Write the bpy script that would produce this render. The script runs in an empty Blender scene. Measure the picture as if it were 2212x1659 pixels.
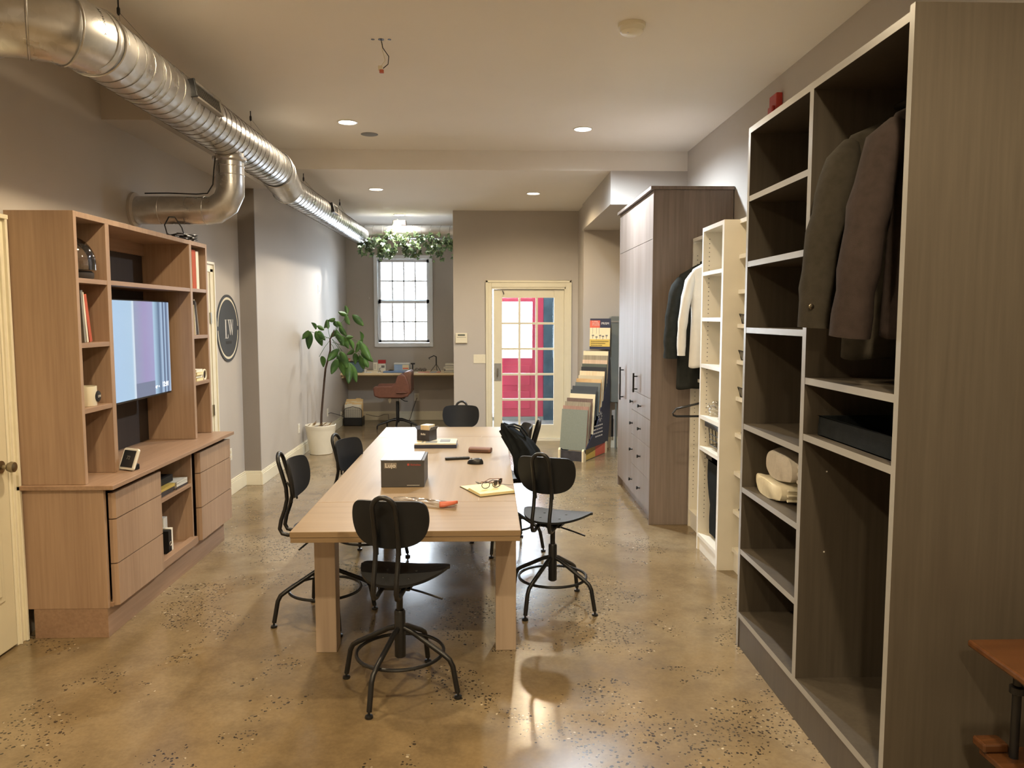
import bpy, bmesh, math, random
from mathutils import Vector, Matrix
from math import pi, sin, cos, radians as rad
random.seed(7)
SC = bpy.context.scene
COL = SC.collection

# ---------------------------------------------------------------- camera
cam_d = bpy.data.cameras.new('camera'); cam = bpy.data.objects.new('camera', cam_d); COL.objects.link(cam)
cam.location = (0, 0, 1.76)
cam.rotation_euler = (rad(90 - 4.925), 0, rad(-1.759))
cam_d.sensor_width = 36; cam_d.lens = 36 * 1680 / 2212; cam_d.clip_start = 0.05
SC.camera = cam
# ---------------------------------------------------------------- view
SC.view_settings.view_transform = 'Standard'; SC.view_settings.look = 'None'
SC.view_settings.gamma = 1; SC.view_settings.use_curve_mapping = False
SC.view_settings.exposure = 1.35
# ---------------------------------------------------------------- sky
w = bpy.data.worlds.new('sky'); SC.world = w; w.use_nodes = True
bg = w.node_tree.nodes['Background']; bg.inputs[0].default_value = (0.80, 0.90, 1.0, 1); bg.inputs[1].default_value = 11.0

def lamp(name, loc, power, color, kind='SPOT', size=0.07, ang=150, rot=(0, 0, 0), sy=None, blend=0.9, portal=False):
    d = bpy.data.lights.new(name, kind); d.energy = power; d.color = color
    if kind == 'SPOT': d.spot_size = rad(ang); d.spot_blend = blend; d.shadow_soft_size = size
    elif kind == 'AREA':
        d.size = size
        if sy: d.shape = 'RECTANGLE'; d.size_y = sy
        if portal: d.cycles.is_portal = True
    else: d.shadow_soft_size = size
    o = bpy.data.objects.new(name, d); COL.objects.link(o); o.location = loc; o.rotation_euler = rot
    return o
# daylight enters by the far window and the glazed door (portals guide the sky's own light)
lamp('sky_portal', (-1.43, 13.45, 2.02), 1, (1, 1, 1), 'AREA', 0.95, rot=(rad(-90), 0, 0), sy=1.5, portal=True)
WARM = (1.0, 0.80, 0.52); MID = (1.0, 0.84, 0.62); COOL = (0.80, 0.90, 1.0)
# downlights: x, y, ceiling z, watts, colour; first row in view, second row unseen, over and behind the camera
DOWN = [(-1.204, 6.89, 3.43, 62, MID), (0.848, 7.07, 3.43, 190, COOL), (-1.292, 9.2, 3.235, 28, MID), (0.545, 9.45, 3.235, 50, WARM), (-1.276, 11.47, 3.235, 85, (1.0, 0.97, 0.93)),
        (-1.1, 4.1, 3.43, 72, WARM), (0.85, 4.1, 3.43, 36, WARM), (-1.1, 1.2, 3.43, 85, WARM), (0.85, 1.2, 3.43, 100, WARM), (-0.3, -1.6, 3.43, 140, WARM)]

# ---------------------------------------------------------------- materials
MATS = {}
def newmat(name):
    m = bpy.data.materials.new(name); m.use_nodes = True; MATS[name] = m
    return m, m.node_tree, m.node_tree.nodes['Principled BSDF']
def srgb(r, g, b):
    f = lambda c: c / 12.92 if c <= 0.04045 else ((c + 0.055) / 1.055) ** 2.4
    return (f(r / 255), f(g / 255), f(b / 255), 1)
def N(nt, t, **k):
    n = nt.nodes.new(t)
    for a, b in k.items():
        if a.startswith('i_'):
            n.inputs[int(a[2:]) if a[2:].isdigit() else a[2:]].default_value = b
        else: setattr(n, a, b)
    return n
def ramp(nt, src, stops):
    r = nt.nodes.new('ShaderNodeValToRGB'); e = r.color_ramp.elements
    e[0].position, e[0].color = stops[0]; e[1].position, e[1].color = stops[-1]
    for p, c in stops[1:-1]:
        x = e.new(p); x.color = c
    nt.links.new(src, r.inputs[0]); return r
def plain(name, c, rough=0.5, metal=0.0, var=0.06, scale=8.0, bump=0.0, spec=0.5, coat=0.0, aniso=None):
    """a base colour with a slight procedural unevenness"""
    m, nt, p = newmat(name)
    tc = N(nt, 'ShaderNodeTexCoord'); no = N(nt, 'ShaderNodeTexNoise'); no.inputs['Scale'].default_value = scale; no.inputs['Detail'].default_value = 4
    nt.links.new(tc.outputs['Object'], no.inputs['Vector'])
    a = tuple(x * (1 - var) for x in c[:3]) + (1,); b = tuple(min(1, x * (1 + var)) for x in c[:3]) + (1,)
    r = ramp(nt, no.outputs['Fac'], [(0.3, a), (0.7, b)])
    nt.links.new(r.outputs[0], p.inputs['Base Color'])
    p.inputs['Roughness'].default_value = rough; p.inputs['Metallic'].default_value = metal
    p.inputs['Specular IOR Level'].default_value = spec
    if coat: p.inputs['Coat Weight'].default_value = coat; p.inputs['Coat Roughness'].default_value = 0.15
    if bump:
        bn = N(nt, 'ShaderNodeBump'); bn.inputs['Strength'].default_value = bump; bn.inputs['Distance'].default_value = 0.004
        n2 = N(nt, 'ShaderNodeTexNoise'); n2.inputs['Scale'].default_value = scale * 14
        nt.links.new(tc.outputs['Object'], n2.inputs['Vector']); nt.links.new(n2.outputs['Fac'], bn.inputs['Height']); nt.links.new(bn.outputs[0], p.inputs['Normal'])
    return m
def wood(name, c1, c2, grain='Z', rough=0.45, fine=60.0, broad=5.0, spec=0.5, stripe=0.5):
    """grain runs along the given axis of the object"""
    m, nt, p = newmat(name)
    tc = N(nt, 'ShaderNodeTexCoord'); mp = N(nt, 'ShaderNodeMapping')
    s = {'X': (0.04, 1, 1), 'Y': (1, 0.04, 1), 'Z': (1, 1, 0.04)}[grain]
    mp.inputs['Scale'].default_value = s
    nt.links.new(tc.outputs['Object'], mp.inputs['Vector'])
    n1 = N(nt, 'ShaderNodeTexNoise'); n1.inputs['Scale'].default_value = fine; n1.inputs['Detail'].default_value = 6
    n2 = N(nt, 'ShaderNodeTexNoise'); n2.inputs['Scale'].default_value = broad; n2.inputs['Detail'].default_value = 3
    nt.links.new(mp.outputs[0], n1.inputs['Vector']); nt.links.new(mp.outputs[0], n2.inputs['Vector'])
    mx = N(nt, 'ShaderNodeMix'); mx.data_type = 'FLOAT'; mx.inputs[0].default_value = stripe
    nt.links.new(n1.outputs['Fac'], mx.inputs[2]); nt.links.new(n2.outputs['Fac'], mx.inputs[3])
    r = ramp(nt, mx.outputs[0], [(0.36, c1), (0.64, c2)])
    nt.links.new(r.outputs[0], p.inputs['Base Color'])
    p.inputs['Roughness'].default_value = rough; p.inputs['Specular IOR Level'].default_value = spec
    bn = N(nt, 'ShaderNodeBump'); bn.inputs['Strength'].default_value = 0.12; bn.inputs['Distance'].default_value = 0.002
    nt.links.new(n1.outputs['Fac'], bn.inputs['Height']); nt.links.new(bn.outputs[0], p.inputs['Normal'])
    return m
def glassy(name, tint=(1, 1, 1, 1), rough=0.02, mix=0.12):
    m, nt, p = newmat(name); nt.nodes.remove(p)
    out = nt.nodes['Material Output']; t = N(nt, 'ShaderNodeBsdfTransparent'); t.inputs[0].default_value = tint
    g = N(nt, 'ShaderNodeBsdfGlossy'); g.inputs['Roughness'].default_value = rough
    fr = N(nt, 'ShaderNodeFresnel'); fr.inputs[0].default_value = 1.45
    ad = N(nt, 'ShaderNodeMath'); ad.operation = 'ADD'; ad.inputs[1].default_value = mix; ad.use_clamp = True
    mx = N(nt, 'ShaderNodeMixShader'); nt.links.new(fr.outputs[0], ad.inputs[0]); nt.links.new(ad.outputs[0], mx.inputs[0])
    nt.links.new(t.outputs[0], mx.inputs[1]); nt.links.new(g.outputs[0], mx.inputs[2]); nt.links.new(mx.outputs[0], out.inputs[0])
    return m
def glow(name, c, s):
    m, nt, p = newmat(name); p.inputs['Base Color'].default_value = c
    p.inputs['Emission Color'].default_value = c; p.inputs['Emission Strength'].default_value = s
    return m

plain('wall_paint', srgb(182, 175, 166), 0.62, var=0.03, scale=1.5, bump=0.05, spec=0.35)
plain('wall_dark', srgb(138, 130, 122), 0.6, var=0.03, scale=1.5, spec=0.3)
plain('ceiling_paint', srgb(228, 222, 212), 0.8, var=0.02, scale=1.0, spec=0.2)
plain('white_trim', srgb(226, 219, 196), 0.35, var=0.02)
plain('door_paint', srgb(218, 210, 184), 0.4, var=0.02)
plain('white_melamine', srgb(226, 220, 205), 0.4, var=0.02)
plain('white_plastic', srgb(225, 222, 210), 0.35, var=0.02)
plain('cream_plastic', srgb(222, 214, 190), 0.35, var=0.02)
plain('black_metal', srgb(20, 20, 21), 0.38, metal=0.0, var=0.1, spec=0.5)
plain('black_plastic', srgb(22, 23, 25), 0.35, var=0.1)
plain('black_ply', srgb(22, 24, 27), 0.5, var=0.12, scale=20, spec=0.35)
plain('black_cloth', srgb(26, 29, 31), 0.92, var=0.2, scale=30, bump=0.3, spec=0.15)
plain('dark_coat', srgb(48, 50, 48), 0.95, var=0.15, scale=25, bump=0.3, spec=0.1)
plain('brown_jacket', srgb(54, 46, 43), 0.95, var=0.15, scale=30, bump=0.4, spec=0.1)
plain('olive_jacket', srgb(54, 50, 43), 0.95, var=0.15, scale=30, bump=0.4, spec=0.1)
plain('white_shirt', srgb(228, 226, 222), 0.9, var=0.04, scale=12, bump=0.2, spec=0.1)
plain('cream_towel', srgb(232, 224, 200), 0.95, var=0.05, scale=40, bump=0.8, spec=0.1)
plain('pale_towel', srgb(206, 198, 186), 0.95, var=0.06, scale=40, bump=0.8, spec=0.1)
plain('steel', srgb(180, 180, 178), 0.25, metal=1.0, var=0.05)
plain('seam_metal', srgb(112, 110, 106), 0.45, metal=0.7, var=0.05)
plain('nickel', srgb(150, 140, 120), 0.28, metal=1.0, var=0.05)
plain('brown_leather', srgb(112, 72, 58), 0.38, var=0.12, scale=25, bump=0.2)
plain('tan_case', srgb(120, 84, 68), 0.5, var=0.12, scale=20)
plain('pot_ceramic', srgb(222, 216, 198), 0.5, var=0.03)
plain('soil', srgb(70, 55, 42), 0.95, var=0.4, scale=40, bump=1.0)
plain('bark', srgb(66, 50, 38), 0.8, var=0.25, scale=40, bump=0.6)
plain('dry_leaf', srgb(170, 140, 100), 0.8, var=0.2, scale=40)
plain('paper', srgb(228, 222, 205), 0.7, var=0.04)
plain('manila', srgb(226, 196, 142), 0.7, var=0.06)
plain('cream_page', srgb(232, 218, 168), 0.7, var=0.03)
plain('navy_print', srgb(48, 52, 72), 0.45, var=0.08)
plain('red_print', srgb(178, 44, 44), 0.45, var=0.08)
plain('coral_print', srgb(214, 104, 84), 0.5, var=0.05)
plain('rust_cloth', srgb(178, 82, 58), 0.7, var=0.08)
plain('mustard_print', srgb(210, 180, 90), 0.5, var=0.05)
plain('blue_plastic', srgb(90, 120, 160), 0.35, var=0.08)
plain('pale_blue_card', srgb(160, 185, 215), 0.5, var=0.08)
plain('dark_box', srgb(68, 66, 66), 0.5, var=0.06)
plain('glossy_lid', srgb(84, 84, 86), 0.2, var=0.05, spec=0.8)
plain('label_grey', srgb(132, 124, 116), 0.5, var=0.04)
plain('charcoal_cover', srgb(60, 58, 62), 0.4, var=0.3, scale=14)
plain('grey_plate', srgb(150, 146, 138), 0.4, metal=0.3, var=0.04)
plain('grey_case', srgb(112, 116, 110), 0.4, var=0.05)
plain('fire_red', srgb(168, 50, 40), 0.4, var=0.05)
plain('orange_wax', srgb(190, 100, 74), 0.4, var=0.05)
plain('white_wire', srgb(235, 228, 200), 0.5, var=0.02)
plain('concrete_out', srgb(150, 152, 150), 0.8, var=0.15, scale=4)
plain('red_door', srgb(222, 70, 100), 0.5, var=0.12, scale=3)
plain('blue_wall', srgb(84, 106, 120), 0.6, var=0.2, scale=5)
plain('ink_white', srgb(225, 222, 215), 0.5, var=0.01)
plain('ink_black', srgb(40, 36, 30), 0.6, var=0.01)
plain('ink_grey', srgb(120, 118, 112), 0.6, var=0.01)
plain('ink_red', srgb(170, 70, 60), 0.6, var=0.01)
plain('sign_slate', srgb(66, 70, 74), 0.5, var=0.05)
plain('lens_dark', srgb(40, 42, 46), 0.15, var=0.02)
plain('sash_white', srgb(232, 236, 240), 0.4, var=0.01)
wood('media_wood', srgb(150, 122, 99), srgb(172, 144, 119), 'Z', 0.42)
wood('media_wood_flat', srgb(140, 112, 90), srgb(162, 132, 108), 'Y', 0.4)
wood('media_dark', srgb(44, 38, 36), srgb(54, 47, 43), 'Z', 0.6)
wood('table_oak', srgb(132, 110, 82), srgb(148, 125, 95), 'X', 0.4, fine=30, broad=3)
wood('table_oak_y', srgb(134, 113, 86), srgb(148, 126, 98), 'Y', 0.42, fine=30, broad=3)
wood('table_leg', srgb(166, 146, 126), srgb(184, 164, 144), 'Z', 0.45, fine=30)
wood('wardrobe_wood', srgb(116, 103, 94), srgb(136, 123, 114), 'Z', 0.5, broad=8, spec=0.28)
wood('closet_wood', srgb(70, 63, 54), srgb(82, 75, 65), 'Z', 0.42, broad=6)
plain('closet_edge', srgb(150, 148, 143), 0.3, var=0.03)
plain('white_edge', srgb(240, 238, 232), 0.3, var=0.02)
wood('desk_wood', srgb(222, 200, 158), srgb(238, 220, 182), 'X', 0.4)
wood('old_table', srgb(66, 40, 22), srgb(92, 58, 32), 'X', 0.22, fine=30)
wood('oak_light', srgb(214, 188, 146), srgb(232, 210, 172), 'Z', 0.45)
wood('oak_tan', srgb(190, 150, 100), srgb(226, 192, 142), 'X', 0.45, stripe=0.9)
wood('wood_grey', srgb(140, 128, 106), srgb(164, 152, 128), 'Z', 0.45, stripe=0.2)
wood('wood_brown', srgb(104, 84, 74), srgb(124, 102, 90), 'Z', 0.45)
wood('wood_pink', srgb(196, 166, 138), srgb(222, 192, 162), 'Z', 0.45)
wood('wood_red', srgb(152, 116, 100), srgb(176, 138, 120), 'Z', 0.45)
plain('board_sage', srgb(128, 132, 118), 0.55, var=0.05, scale=60)
plain('board_cream', srgb(232, 216, 178), 0.5, var=0.03)
plain('board_slate', srgb(66, 70, 74), 0.5, var=0.05)
plain('board_black', srgb(54, 54, 56), 0.5, var=0.05)
plain('board_grey', srgb(104, 108, 104), 0.5, var=0.05)
plain('board_beige', srgb(196, 182, 150), 0.5, var=0.04)
plain('board_moss', srgb(92, 96, 84), 0.5, var=0.05)
glassy('window_glass'); glassy('door_glass', (0.92, 0.95, 0.97, 1), 0.05, 0.02)
glassy('clear_plastic', (0.99, 0.99, 0.985, 1), 0.2, 0.05); glassy('cloche_glass', (0.93, 0.93, 0.93, 1), 0.03, 0.12)
glow('lamp_warm', (1.0, 0.86, 0.70, 1), 9.0); glow('lamp_cool', (0.86, 0.93, 1.0, 1), 9.0)

def galvanised():
    m, nt, p = newmat('galvanised')
    tc = N(nt, 'ShaderNodeTexCoord'); v = N(nt, 'ShaderNodeTexVoronoi'); v.inputs['Scale'].default_value = 28
    n = N(nt, 'ShaderNodeTexNoise'); n.inputs['Scale'].default_value = 5; n.inputs['Detail'].default_value = 5
    nt.links.new(tc.outputs['Object'], v.inputs['Vector']); nt.links.new(tc.outputs['Object'], n.inputs['Vector'])
    mx = N(nt, 'ShaderNodeMix'); mx.data_type = 'RGBA'; mx.inputs[0].default_value = 0.07; mx.inputs[6].default_value = srgb(205, 203, 198)
    nt.links.new(v.outputs['Color'], mx.inputs[7])
    h = N(nt, 'ShaderNodeHueSaturation'); h.inputs['Saturation'].default_value = 0.0; nt.links.new(mx.outputs[2], h.inputs['Color'])
    nt.links.new(h.outputs[0], p.inputs['Base Color']); p.inputs['Metallic'].default_value = 1.0
    r = ramp(nt, n.outputs['Fac'], [(0.3, (0.24, 0.24, 0.24, 1)), (0.75, (0.42, 0.42, 0.42, 1))]); nt.links.new(r.outputs[0], p.inputs['Roughness'])
galvanised()

def concrete():
    m, nt, p = newmat('polished_concrete'); L = nt.links.new
    tc = N(nt, 'ShaderNodeTexCoord')
    def noise(s, d=5, r=0.55):
        n = N(nt, 'ShaderNodeTexNoise'); n.inputs['Scale'].default_value = s; n.inputs['Detail'].default_value = d; n.inputs['Roughness'].default_value = r
        L(tc.outputs['Object'], n.inputs['Vector']); return n
    big = noise(0.7, 6, 0.6); med = noise(4.0, 8, 0.65); fine = noise(60, 3)
    base = ramp(nt, big.outputs['Fac'], [(0.30, srgb(114, 96, 68)), (0.5, srgb(130, 112, 84)), (0.72, srgb(146, 132, 108))])
    mott = ramp(nt, med.outputs['Fac'], [(0.32, (0.62, 0.60, 0.58, 1)), (0.55, (1, 1, 1, 1)), (0.75, (1.10, 1.08, 1.05, 1))])
    m1 = N(nt, 'ShaderNodeMix'); m1.data_type = 'RGBA'; m1.blend_type = 'MULTIPLY'; m1.inputs[0].default_value = 0.75
    L(base.outputs[0], m1.inputs[6]); L(mott.outputs[0], m1.inputs[7])
    fr = ramp(nt, fine.outputs['Fac'], [(0.35, (0.86, 0.86, 0.86, 1)), (0.65, (1.06, 1.06, 1.06, 1))])
    m2 = N(nt, 'ShaderNodeMix'); m2.data_type = 'RGBA'; m2.blend_type = 'MULTIPLY'; m2.inputs[0].default_value = 0.6
    L(m1.outputs[2], m2.inputs[6]); L(fr.outputs[0], m2.inputs[7])
    # exposed aggregate: small dark stones inside irregular patches
    vo = N(nt, 'ShaderNodeTexVoronoi'); vo.inputs['Scale'].default_value = 62; vo.inputs['Randomness'].default_value = 1
    wn = noise(35, 2); mpv = N(nt, 'ShaderNodeMix'); mpv.data_type = 'VECTOR'; mpv.inputs[0].default_value = 0.02
    L(tc.outputs['Object'], mpv.inputs[4]); L(wn.outputs['Color'], mpv.inputs[5]); L(mpv.outputs[1], vo.inputs['Vector'])
    sep = N(nt, 'ShaderNodeSeparateColor'); L(vo.outputs['Color'], sep.inputs[0])
    sz = N(nt, 'ShaderNodeMath'); sz.operation = 'MULTIPLY'; sz.inputs[1].default_value = 0.48; L(sep.outputs[0], sz.inputs[0])
    near = N(nt, 'ShaderNodeMath'); near.operation = 'LESS_THAN'; L(vo.outputs['Distance'], near.inputs[0]); L(sz.outputs[0], near.inputs[1])
    pat = noise(1.55, 5, 0.7); pr = ramp(nt, pat.outputs['Fac'], [(0.49, (0, 0, 0, 1)), (0.605, (1, 1, 1, 1))])
    # patches lie in the near part of the room
    sx = N(nt, 'ShaderNodeSeparateXYZ'); L(tc.outputs['Object'], sx.inputs[0])
    mr = N(nt, 'ShaderNodeMapRange'); mr.inputs[1].default_value = 6.0; mr.inputs[2].default_value = 4.0; L(sx.outputs[1], mr.inputs[0])
    a1 = N(nt, 'ShaderNodeMath'); a1.operation = 'MULTIPLY'; L(near.outputs[0], a1.inputs[0]); L(pr.outputs[0], a1.inputs[1])
    a2 = N(nt, 'ShaderNodeMath'); a2.operation = 'MULTIPLY'; L(a1.outputs[0], a2.inputs[0]); L(mr.outputs[0], a2.inputs[1])
    gt = N(nt, 'ShaderNodeMath'); gt.operation = 'GREATER_THAN'; gt.inputs[1].default_value = 0.35; L(a2.outputs[0], gt.inputs[0])
    stone = ramp(nt, sep.outputs[1], [(0.0, srgb(44, 38, 32)), (0.85, srgb(66, 56, 44)), (1.0, srgb(190, 176, 150))])
    m3 = N(nt, 'ShaderNodeMix'); m3.data_type = 'RGBA'; L(gt.outputs[0], m3.inputs[0]); L(m2.outputs[2], m3.inputs[6]); L(stone.outputs[0], m3.inputs[7])
    # hairline crack crossing the room
    cn = noise(1.6, 6, 0.6); c1 = N(nt, 'ShaderNodeMath'); c1.operation = 'MULTIPLY_ADD'; c1.inputs[1].default_value = 0.35; L(cn.outputs['Fac'], c1.inputs[0]); L(sx.outputs[1], c1.inputs[2])
    c2 = N(nt, 'ShaderNodeMath'); c2.operation = 'SUBTRACT'; c2.inputs[1].default_value = 5.04; L(c1.outputs[0], c2.inputs[0])
    c3 = N(nt, 'ShaderNodeMath'); c3.operation = 'ABSOLUTE'; L(c2.outputs[0], c3.inputs[0])
    c4 = N(nt, 'ShaderNodeMath'); c4.operation = 'LESS_THAN'; c4.inputs[1].default_value = 0.003; L(c3.outputs[0], c4.inputs[0])
    m4 = N(nt, 'ShaderNodeMix'); m4.data_type = 'RGBA'; m4.inputs[7].default_value = srgb(78, 66, 50); L(c4.outputs[0], m4.inputs[0]); L(m3.outputs[2], m4.inputs[6])
    L(m4.outputs[2], p.inputs['Base Color'])
    rr = ramp(nt, med.outputs['Fac'], [(0.3, (0.26, 0.26, 0.26, 1)), (0.7, (0.15, 0.15, 0.15, 1))]); L(rr.outputs[0], p.inputs['Roughness'])
    b = N(nt, 'ShaderNodeBump'); b.inputs['Strength'].default_value = 0.05; b.inputs['Distance'].default_value = 0.01
    L(med.outputs['Fac'], b.inputs['Height']); L(b.outputs[0], p.inputs['Normal']); p.inputs['Specular IOR Level'].default_value = 0.5
concrete()

def leafmat(name, c1, c2, sc=6):
    m, nt, p = newmat(name); out = nt.nodes['Material Output']
    tc = N(nt, 'ShaderNodeTexCoord'); n = N(nt, 'ShaderNodeTexNoise'); n.inputs['Scale'].default_value = sc
    nt.links.new(tc.outputs['Object'], n.inputs['Vector']); r = ramp(nt, n.outputs['Fac'], [(0.35, c1), (0.65, c2)])
    nt.links.new(r.outputs[0], p.inputs['Base Color']); p.inputs['Roughness'].default_value = 0.4
    t = N(nt, 'ShaderNodeBsdfTranslucent'); nt.links.new(r.outputs[0], t.inputs[0])
    mx = N(nt, 'ShaderNodeMixShader'); mx.inputs[0].default_value = 0.4
    nt.links.new(p.outputs[0], mx.inputs[1]); nt.links.new(t.outputs[0], mx.inputs[2]); nt.links.new(mx.outputs[0], out.inputs[0])
leafmat('leaf_green', srgb(66, 100, 54), srgb(104, 144, 76)); leafmat('ivy_green', srgb(48, 66, 50), srgb(106, 122, 80), 25)

def screen():
    """the picture shown on the television: pale blue panels, a lilac doorway and vertical blinds"""
    m, nt, p = newmat('tv_picture'); L = nt.links.new
    tc = N(nt, 'ShaderNodeTexCoord'); sx = N(nt, 'ShaderNodeSeparateXYZ'); L(tc.outputs['Generated'], sx.inputs[0])
    B = lambda r, g, b: srgb(r, g, b)
    r = ramp(nt, sx.outputs[1], [(0.0, B(190, 226, 240)), (0.13, B(150, 186, 226)), (0.2, B(176, 206, 236)), (0.44, B(176, 206, 232)), (0.47, B(225, 238, 248)), (0.485, B(150, 160, 190)), (0.62, B(160, 150, 196)), (0.74, B(160, 160, 204)), (0.76, B(170, 204, 230)), (0.84, B(90, 116, 148)), (0.88, B(180, 208, 236)), (0.905, B(60, 84, 120)), (0.93, B(180, 208, 236)), (0.95, B(66, 90, 126)), (1.0, B(190, 214, 240))])
    lo = N(nt, 'ShaderNodeMath'); lo.operation = 'LESS_THAN'; lo.inputs[1].default_value = 0.15; L(sx.outputs[2], lo.inputs[0])
    x1 = N(nt, 'ShaderNodeMath'); x1.operation = 'GREATER_THAN'; x1.inputs[1].default_value = 0.48; L(sx.outputs[1], x1.inputs[0])
    x2 = N(nt, 'ShaderNodeMath'); x2.operation = 'LESS_THAN'; x2.inputs[1].default_value = 0.75; L(sx.outputs[1], x2.inputs[0])
    a = N(nt, 'ShaderNodeMath'); a.operation = 'MULTIPLY'; L(lo.outputs[0], a.inputs[0]); L(x1.outputs[0], a.inputs[1])
    b = N(nt, 'ShaderNodeMath'); b.operation = 'MULTIPLY'; L(a.outputs[0], b.inputs[0]); L(x2.outputs[0], b.inputs[1])
    mx = N(nt, 'ShaderNodeMix'); mx.data_type = 'RGBA'; mx.inputs[7].default_value = B(118, 128, 156); L(b.outputs[0], mx.inputs[0]); L(r.outputs[0], mx.inputs[6])
    p.inputs['Base Color'].default_value = (0.01, 0.01, 0.01, 1); p.inputs['Roughness'].default_value = 0.2
    L(mx.outputs[2], p.inputs['Emission Color']); p.inputs['Emission Strength'].default_value = 0.36
screen()
glow('screen_text', srgb(235, 240, 250), 0.45)

# ---------------------------------------------------------------- mesh builder
ORG = {}
class MB:
    def __init__(s): s.v = []; s.f = []; s.m = []
    def add(s, v, f, mi=0):
        k = len(s.v); s.v += [tuple(p) for p in v]; s.f += [tuple(i + k for i in q) for q in f]; s.m += [mi] * len(f); return s
    def box(s, x0, x1, y0, y1, z0, z1, mi=0, M=None):
        v = [(x, y, z) for z in (z0, z1) for y in (y0, y1) for x in (x0, x1)]
        if M: v = [M @ Vector(p) for p in v]
        return s.add(v, [(0, 2, 3, 1), (4, 5, 7, 6), (0, 1, 5, 4), (2, 6, 7, 3), (0, 4, 6, 2), (1, 3, 7, 5)], mi)
    def tube(s, pts, r, n=10, closed=False, caps=True, mi=0, flat=1.0):
        P = [Vector(p) for p in pts]; m = len(P); R = r if isinstance(r, (list, tuple)) else [r] * m
        ring = []; up = None
        for i, p in enumerate(P):
            if closed: t = P[(i + 1) % m] - P[i - 1]
            else: t = P[min(i + 1, m - 1)] - P[max(i - 1, 0)]
            t.normalize()
            if up is None:
                up = Vector((0, 0, 1)) if abs(t.z) < 0.9 else Vector((1, 0, 0))
            a = t.cross(up)
            if a.length < 1e-6: a = t.orthogonal()
            a.normalize(); b = a.cross(t).normalized(); up = b
            ring.append([p + (a * cos(2 * pi * k / n) + b * sin(2 * pi * k / n) * flat) * R[i] for k in range(n)])
        v = [q for rr in ring for q in rr]; f = []
        for i in range(m if closed else m - 1):
            j = (i + 1) % m
            for k in range(n): l = (k + 1) % n; f.append((i * n + k, i * n + l, j * n + l, j * n + k))
        if caps and not closed: f += [tuple(range(n))[::-1], tuple((m - 1) * n + k for k in range(n))]
        return s.add(v, f, mi)
    def lathe(s, prof, c=(0, 0, 0), n=32, mi=0, axis='Z'):
        """prof: (radius, height) pairs"""
        v = []; f = []
        for r, h in prof:
            for k in range(n):
                a = 2 * pi * k / n; x, y = r * cos(a), r * sin(a)
                p = (x, y, h) if axis == 'Z' else ((x, h, y) if axis == 'Y' else (h, x, y))
                v.append((c[0] + p[0], c[1] + p[1], c[2] + p[2]))
        for i in range(len(prof) - 1):
            for k in range(n): l = (k + 1) % n; f.append((i * n + k, i * n + l, (i + 1) * n + l, (i + 1) * n + k))
        if prof[0][0] > 1e-5: f.append(tuple(range(n))[::-1])
        if prof[-1][0] > 1e-5: f.append(tuple((len(prof) - 1) * n + k for k in range(n)))
        return s.add(v, f, mi)
    def prism(s, poly, d0, d1, axis='Z', mi=0, M=None):
        """polygon in the plane normal to axis, swept from d0 to d1"""
        def P(a, b, d):
            return (a, b, d) if axis == 'Z' else ((a, d, b) if axis == 'Y' else (d, a, b))
        n = len(poly); v = [P(a, b, d0) for a, b in poly] + [P(a, b, d1) for a, b in poly]
        if M: v = [M @ Vector(p) for p in v]
        f = [tuple(range(n))[::-1], tuple(range(n, 2 * n))] + [(i, (i + 1) % n, n + (i + 1) % n, n + i) for i in range(n)]
        return s.add(v, f, mi)
    def grid(s, fn, nu, nv, mi=0, closed_u=False):
        v = [fn(i / (nu if closed_u else nu - 1), j / (nv - 1)) for i in range(nu) for j in range(nv)]; f = []
        for i in range(nu if closed_u else nu - 1):
            for j in range(nv - 1): k = (i + 1) % nu; f.append((i * nv + j, k * nv + j, k * nv + j + 1, i * nv + j + 1))
        return s.add(v, f, mi)
    def build(s, name, mat, parent=None, loc=None, bevel=0.0, smooth=False, thick=0.0, sub=0, label=None, edge=None, world=True):
        if world:
            o0 = ORG[parent.name] if parent else Vector((0, 0, 0))
            if parent is None:
                xs, ys, zs = zip(*s.v)
                o0 = Vector(((min(xs) + max(xs)) / 2, (min(ys) + max(ys)) / 2, min(zs)))
            vv = [Vector(p) - o0 for p in s.v]
        else: o0 = Vector((0, 0, 0)); vv = s.v
        me = bpy.data.meshes.new(name); me.from_pydata([tuple(p) for p in vv], [], s.f)
        for mm in (mat if isinstance(mat, (list, tuple)) else [mat]): me.materials.append(MATS[mm])
        for pl, mi in zip(me.polygons, s.m): pl.material_index = mi
        bm = bmesh.new(); bm.from_mesh(me); bmesh.ops.remove_doubles(bm, verts=bm.verts, dist=1e-6); bmesh.ops.recalc_face_normals(bm, faces=bm.faces)
        if edge:   # faces that look along a given direction carry the edge banding
            d = Vector(edge[0]); k = len(me.materials); me.materials.append(MATS[edge[1]])
            for fc in bm.faces:
                if fc.normal.dot(d) > 0.95: fc.material_index = k
        if smooth:
            for fc in bm.faces: fc.smooth = True
        bm.to_mesh(me); bm.free()
        if smooth:
            try: me.set_sharp_from_angle(angle=rad(42))
            except Exception: pass
        o = bpy.data.objects.new(name, me); COL.objects.link(o)
        if parent: o.parent = parent; ORG[o.name] = ORG[parent.name].copy() if world or parent.name in ORG else Vector()
        else:
            if world: o.location = o0
            ORG[o.name] = Vector(o.location)
        if loc is not None: o.location = loc
        if thick: md = o.modifiers.new('solid', 'SOLIDIFY'); md.thickness = thick; md.offset = 0
        if sub: md = o.modifiers.new('sub', 'SUBSURF'); md.levels = sub; md.render_levels = sub
        if bevel: md = o.modifiers.new('bevel', 'BEVEL'); md.width = bevel; md.segments = 2; md.limit_method = 'ANGLE'; md.angle_limit = rad(50)
        if label: o['label'] = label
        return o
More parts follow.
